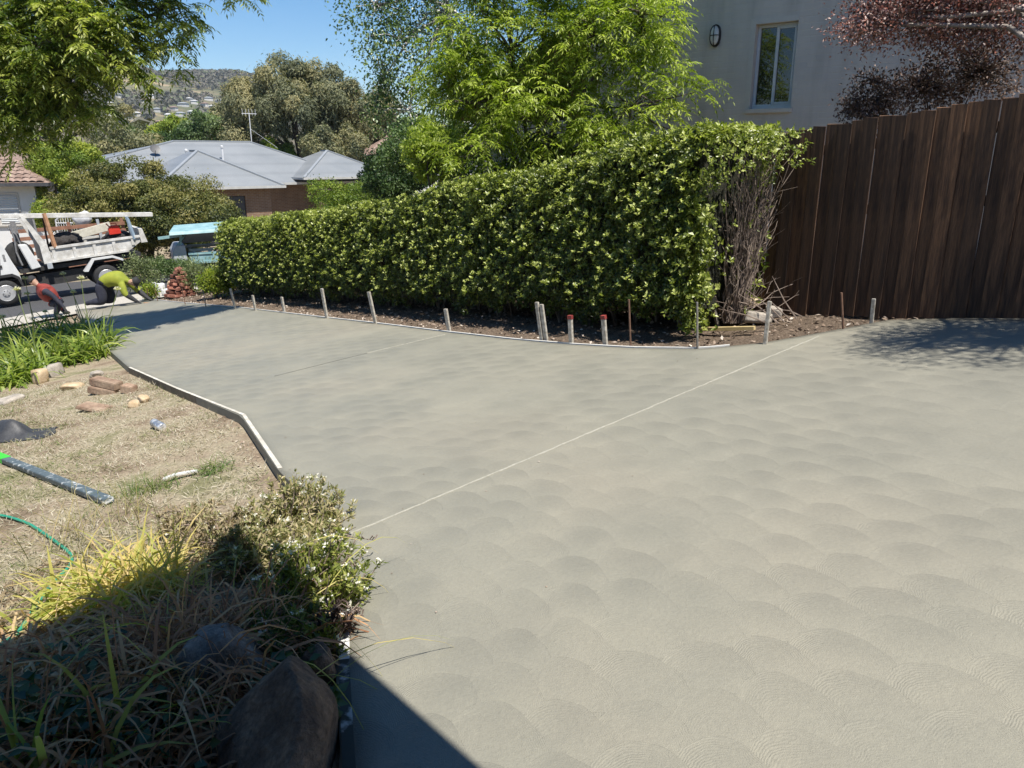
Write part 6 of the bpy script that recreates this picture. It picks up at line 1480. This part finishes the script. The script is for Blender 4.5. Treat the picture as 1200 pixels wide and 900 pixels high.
# flowering shrub tumbling over the edge of the drive
L_sh = leafmat('bed_shrub_leaf', [(0, (.05, .08, .018)), (.5, (.17, .20, .04)), (.85, (.34, .34, .09)), (1, (.50, .44, .22))], .35, .45, .35)
L_pet = leafmat('small_white_flower', [(0, (.55, .52, .46)), (1, (.80, .78, .74))], .3, .7, .2)
def bed_shrub(lab, px, py, wv, hv, n_st, tr, lean, flowers=60, m=L_sh, name='bed_shrub'):
    c = Gs(px, py); t = thing(name, lab, 'shrub', tuple(c)); mb = MB(); LP, LD = [], []
    tips = []
    for i in range(n_st):
        far_ = 1.45 if i % 9 == 0 else 1.0; a_ = rng.uniform(0, 2 * math.pi); r_ = far_ * wv * rng.uniform(0, 1) ** .6; h_ = hv * rng.uniform(.22, 1.08) * (1 - .35 * (r_ / wv / far_) ** 2)
        e = c + np.array([r_ * math.cos(a_) + lean[0] * h_, r_ * math.sin(a_) + lean[1] * h_, h_]); b_ = c + np.array([.35 * r_ * math.cos(a_), .35 * r_ * math.sin(a_), -.02])
        mid = (b_ + e) / 2 + rng.normal(0, .03, 3) + np.array([0, 0, .04]); pts = [b_, (b_ + mid) / 2, mid, (mid + e) / 2 + rng.normal(0, .015, 3), e]
        mb.tube(pts, [.006, .005, .004, .003, .0015], 4, cap=False)
        for k in range(14 if i % 4 else 3):
            u_ = rng.uniform(.35, 1.0); i0 = min(int(u_ * 4), 3); f_ = u_ * 4 - i0; q = pts[i0] * (1 - f_) + pts[i0 + 1] * f_; LP.append(q); LD.append((pts[i0 + 1] - pts[i0]) / (np.linalg.norm(pts[i0 + 1] - pts[i0]) + 1e-6))
        tips.append(e)
    mb.build('stems', M_twig, t)
    LP, LD = np.array(LP), np.array(LD); i = np.repeat(np.arange(len(LP)), 3); n = len(i)
    V, F, T = leaves(LP[i] + rng.normal(0, .008, (n, 3)), nrm(LD[i] * .5 + rng.normal(size=(n, 3)) * .7 + np.array([0, 0, .2])), rng.uniform(.022, .05, n), rng.uniform(.008, .014, n), np.clip(rng.uniform(*tr, n), 0, 1)); mesh_np('foliage', V, F, m, t, T)
    if flowers:
        tips = np.array(tips)[rng.choice(len(tips), min(flowers, len(tips)), replace=False)]; i = np.repeat(np.arange(len(tips)), 8); n = len(i); D = rdir(n); D[:, 2] = np.abs(D[:, 2])
        V, F, T = leaves(tips[i] + rng.normal(0, .006, (n, 3)), D, rng.uniform(.012, .022, n), .010, rng.uniform(0, 1, n)); mesh_np('flowers', V, F, L_pet, t, T)['kind'] = 'stuff'
L_tangle = leafmat('dry_tangle_leaf', [(0, (.13, .09, .055)), (.5, (.27, .21, .13)), (.8, (.38, .32, .20)), (1, (.22, .24, .09))], .2, .7, .2)
L_strag = leafmat('straggly_leaf', [(0, (.10, .12, .04)), (.4, (.20, .21, .08)), (.7, (.36, .31, .16)), (1, (.50, .42, .27))], .3, .6, .25)
bed_shrub('straggly grey green shrub at the top right of the bed over the concrete', 345, 635, .30, .36, 150, (.2, 1), (.10, .0), 50, L_strag)
bed_shrub('pale dry leaved shrub between the straggly shrub and the flowering one', 350, 668, .24, .26, 90, (.3, 1), (.14, .0), 30, L_strag)
bed_shrub('low mixed green and straw shrub at the upper left of the flowering one', 312, 668, .24, .24, 90, (.1, .9), (.0, .0), 20, L_strag)
bed_shrub('bright green flowering shrub spilling onto the concrete edge', 362, 715, .26, .36, 140, (.15, .85), (.22, -.05), 70)
bed_shrub('brownish dying shrub at left of the straggly one', 280, 655, .30, .24, 120, (.1, 1), (-.05, .05), 10, L_tangle)
bed_shrub('dark low shrub between flowering shrub and rocks', 340, 775, .22, .20, 90, (0, .6), (.05, 0), 14)
bed_shrub('low straw brown tangle between grass tufts and dying shrub', 230, 625, .24, .15, 60, (.3, 1), (0, 0), 4, L_tangle)
bed_shrub('purplish dry seed sprig hanging over the concrete beside the form board', 383, 760, .10, .20, 26, (0, .5), (.35, .1), 0, L_dkplum)
# long bare sprigs leaning over the slab
for k, (q0, q1, lab) in enumerate([((372, 720), (425, 690), 'long bare sprig reaching furthest over the concrete'), ((375, 690), (440, 655), 'thin sprig pointing up and right above the flowering shrub'), ((380, 770), (428, 748), 'short sprig low over the concrete by the form board')]):
    a_ = Gs(*q0) + np.array([0, 0, .18]); b_ = G(*q1) + np.array([0, 0, .10]); mb = MB(); r0 = Gs(*q0); mid = (a_ + b_) / 2 + np.array([0, 0, .06]); mb.tube([r0, a_, mid, b_], [.004, .0035, .0025, .0015], 5)
    for u_ in np.linspace(.3, 1, 9):
        q = mid * (1 - u_) + b_ * u_; mb.tube([q, q + np.array([*rng.normal(0, .02, 2), .02])], [.002, .004], 4)
    o = mb.build('bare_sprig', M_twig, None); setp(o, lab, 'sprig')
# ground cover in the shade
L_gc = leafmat('shade_leaf', [(0, (.02, .05, .015)), (1, (.07, .12, .03))], .2, .35, .5)
for k, (px, py, lab) in enumerate([(40, 850, 'dark round leaved plant in shade at the bottom left corner'), (215, 880, 'dark leafy plant in shade left of the big boulder'), (385, 850, 'dark leaf tuft in the gap beside the form board'), (345, 800, 'small rosette succulent between boulder and flowering shrub'), (110, 860, 'low dark plant under the dead leaves near the bottom')]):
    c = Gs(px, py); t = thing('shade_plant', lab, 'plant', tuple(c)); n = (150, 170, 26, 60, 130)[k]; sp_ = (.16, .16, .04, .05, .14)[k]
    P = c + np.c_[rng.normal(size=(n, 2)) * sp_, rng.uniform(.02, .14, n)]; P[:, 2] += gz(P[:, 0], P[:, 1]) - c[2]; D = nrm(np.c_[rng.normal(size=(n, 2)), rng.uniform(-.1, .5, n)])
    V, F, T = leaves(P, D, rng.uniform(.04, .08, n), rng.uniform(.025, .045, n), rng.uniform(0, 1, n), up=nrm(np.array([0, 0, 1.]) + rng.normal(size=(n, 3)) * .3)); mesh_np('leaves', V, F, L_gc, t, T)
    mb = MB()
    for q in P[:40]: mb.tube([(c[0] + (q[0] - c[0]) * .4, c[1] + (q[1] - c[1]) * .4, float(gz(q[0], q[1])) - .01), q], .002, 3, cap=False)
    mb.build('stems', M_stalk, t)
# boulders
c = Gs(318, 905); rock('boulder', 'large brown boulder in shade at the bottom of the bed', (c[0] + .02, c[1] - .02, c[2] + .04), (.23, .33, .35), 219, M_boulder, 'boulders holding the bed', blocky=False, rz=.35, sub=5, cuts=7, rough=.03)
c = Gs(268, 800); rock('boulder', 'lichen grey boulder behind the large brown one', (c[0], c[1], c[2] + .04), (.19, .15, .20), 208, M_lichen, 'boulders holding the bed', blocky=False, rz=.2, sub=5, cuts=9, rough=.03)
c = Gs(372, 800); rock('boulder', 'small dark boulder beside the form board and rosette plant', (c[0], c[1] + .03, c[2] + .06), (.07, .10, .10), 211, M_boulder, 'boulders holding the bed', blocky=False, rz=.5, sub=4, rough=.03)

# ------------------------------------------------------------------ loose litter
def litter(name, lab, poly, n, L, W, m, hgt=.05, tr=(0, 1), fn=None, flat=.5):
    pl = np.array(poly)[:, :2]; x = rng.uniform(pl[:, 0].min(), pl[:, 0].max(), n); y = rng.uniform(pl[:, 1].min(), pl[:, 1].max(), n); k_ = in_poly(x, y, pl); x, y = x[k_], y[k_]; n = len(x)
    D = nrm(np.c_[rng.normal(size=(n, 2)), rng.normal(0, .25, n)]); V, F, T = leaves(np.c_[x, y, gz(x, y) + hgt + rng.uniform(0, .025, n)], D, rng.uniform(L * .4, L * 1.3, n), rng.uniform(W * .6, W * 1.3, n), rng.uniform(*tr, n), up=nrm(np.array([0, 0, 1.]) + rng.normal(size=(n, 3)) * flat))
    o = mesh_np(name, V, F, m, None, T); setp(o, lab, 'litter', kind='stuff')
L_chip = leafmat('bark_chip', [(0, (.08, .055, .04)), (.5, (.21, .155, .115)), (.85, (.36, .29, .235)), (1, (.55, .49, .42))], 0, .9, .1)
litter('bark_chips', 'brown bark chips and dry leaves under hedge and fence', [tuple(p) for p in Rin] + outer[1:], 42000, .055, .026, L_chip, .045, fn=g)
litter('leaf_litter', 'dry leaf litter in the shaded garden bed', [Gs(*q) for q in [(-60, 720), (100, 640), (300, 640), (385, 720), (388, 900), (380, 960), (-80, 960)]], 9000, .07, .012, L_tangle, .0, (0, .8))
litter('soil_crumbs', 'crumbs of soil and straw along the lawn edge', [Gs(*q) for q in [(100, 440), (150, 440), (280, 495), (318, 550), (290, 560), (240, 500), (140, 470)]], 2500, .03, .016, L_chip, .0, (.3, 1))
slab_poly = [tuple(p) for p in La[18:]] + [tuple(p) for p in Ra[::-1][:-18]]
pl_ = np.array(slab_poly)
n = 700; x = rng.uniform(-11, 5, n); y = rng.uniform(1.8, 19, n); k_ = in_poly(x, y, slab_poly) & (rng.uniform(0, 1, n) < np.clip(1.2 - y / 14, .1, 1)); x, y = x[k_], y[k_]; n = len(x)
V, F, T = leaves(np.c_[x, y, g(x, y) + .004], nrm(np.c_[rng.normal(size=(n, 2)), rng.normal(0, .15, n)]), rng.uniform(.006, .022, n), rng.uniform(.004, .012, n), rng.uniform(.1, 1, n), up=np.tile([0, 0, 1.], (n, 1)))
o = mesh_np('slab_crumbs', V, F, L_chip, None, T); setp(o, 'stray crumbs and leaf bits on the fresh concrete', 'litter', kind='stuff')

# ------------------------------------------------------------------ roof of the photographer's house (above and behind the camera; it shades the bed)
def shadow_source(px, py, z, fn):
    q = Gs(px, py) if fn else G(px, py); k_ = (z - q[2]) / SUN_V[2]; return q + SUN_V * k_
ZR = 2.75
M_bouncewall = mat('cream_bounce_wall', (.40, .33, .26), (.46, .39, .31), 8, .9)
cA = shadow_source(278, 655, ZR, True); cB = shadow_source(0, 765, ZR, True); cC = shadow_source(560, 897, ZR, False)
# the eave corner at cA, one edge towards cB, one towards cC
dB = (cB - cA)[:2]; dB /= np.linalg.norm(dB); dC = (cC - cA)[:2]; dC /= np.linalg.norm(dC)
pr = thing('porch_roof', 'porch roof of the house the picture is taken from', 'roof', (float(cA[0]), float(cA[1]), ZR))
q = [cA[:2], cA[:2] + dB * 5.5, cA[:2] + dB * 5.5 + dC * 5.5, cA[:2] + dC * 5.5]
mb = MB(); V = [(*p, ZR) for p in q] + [(*p, ZR + .14) for p in q]; mb.add(V, [(3, 2, 1, 0), (4, 5, 6, 7), (0, 1, 5, 4), (1, 2, 6, 5), (2, 3, 7, 6), (3, 0, 4, 7)]); mb.build('roof', M_gutter, pr)
for p in (q[1] + (q[3] - q[1]) * .02 + dC * .3 , q[3] + dB * .3, q[2] - dB * .3 - dC * .3):
    mb = MB(); z0 = float(gz(*p)); mb.b2(p[0] - .06, p[0] + .06, p[1] - .06, p[1] + .06, z0 - .1, ZR - .001); mb.build('post', M_whitepaint, pr)
oh = thing('added_wall', 'unseen house wall added behind the camera to block sky and bounce light', 'house', (0, -2.2, 0))  # unseen wall added to cut sky light on the bed and bounce warm light
mb = MB(); mb.b2(-9, 7, -2.45, -2.2, -1.5, 5.2); mb.build('wall', M_bouncewall, oh)
mb = MB(); mb.b2(-.6, .6, -2.21, -2.15, .1, 2.2); mb.build('door', M_garage, oh)

# ------------------------------------------------------------------ air: thin haze over the whole place
me = bpy.data.meshes.new('haze'); X0, X1, Y0, Y1, Z0, Z1 = -2640, 2640, -2640, 2640, -60, 202
me.from_pydata([(x, y, z) for z in (Z0, Z1) for y in (Y0, Y1) for x in (X0, X1)], [], [(0, 2, 3, 1), (4, 5, 7, 6), (0, 1, 5, 4), (2, 6, 7, 3), (0, 4, 6, 2), (1, 3, 7, 5)]); me.update()
ho = link('haze', me); ho['kind'] = 'stuff'
hm = bpy.data.materials.new('haze'); hm.use_nodes = True; t = hm.node_tree
for n_ in list(t.nodes):
    if n_.type == 'BSDF_PRINCIPLED': t.nodes.remove(n_)
pv = t.nodes.new('ShaderNodeVolumePrincipled'); pv.inputs['Color'].default_value = (.80, .86, .96, 1); pv.inputs['Density'].default_value = .00015; pv.inputs['Anisotropy'].default_value = .2
t.links.new(pv.outputs[0], t.nodes['Material Output'].inputs['Volume']); me.materials.append(hm)
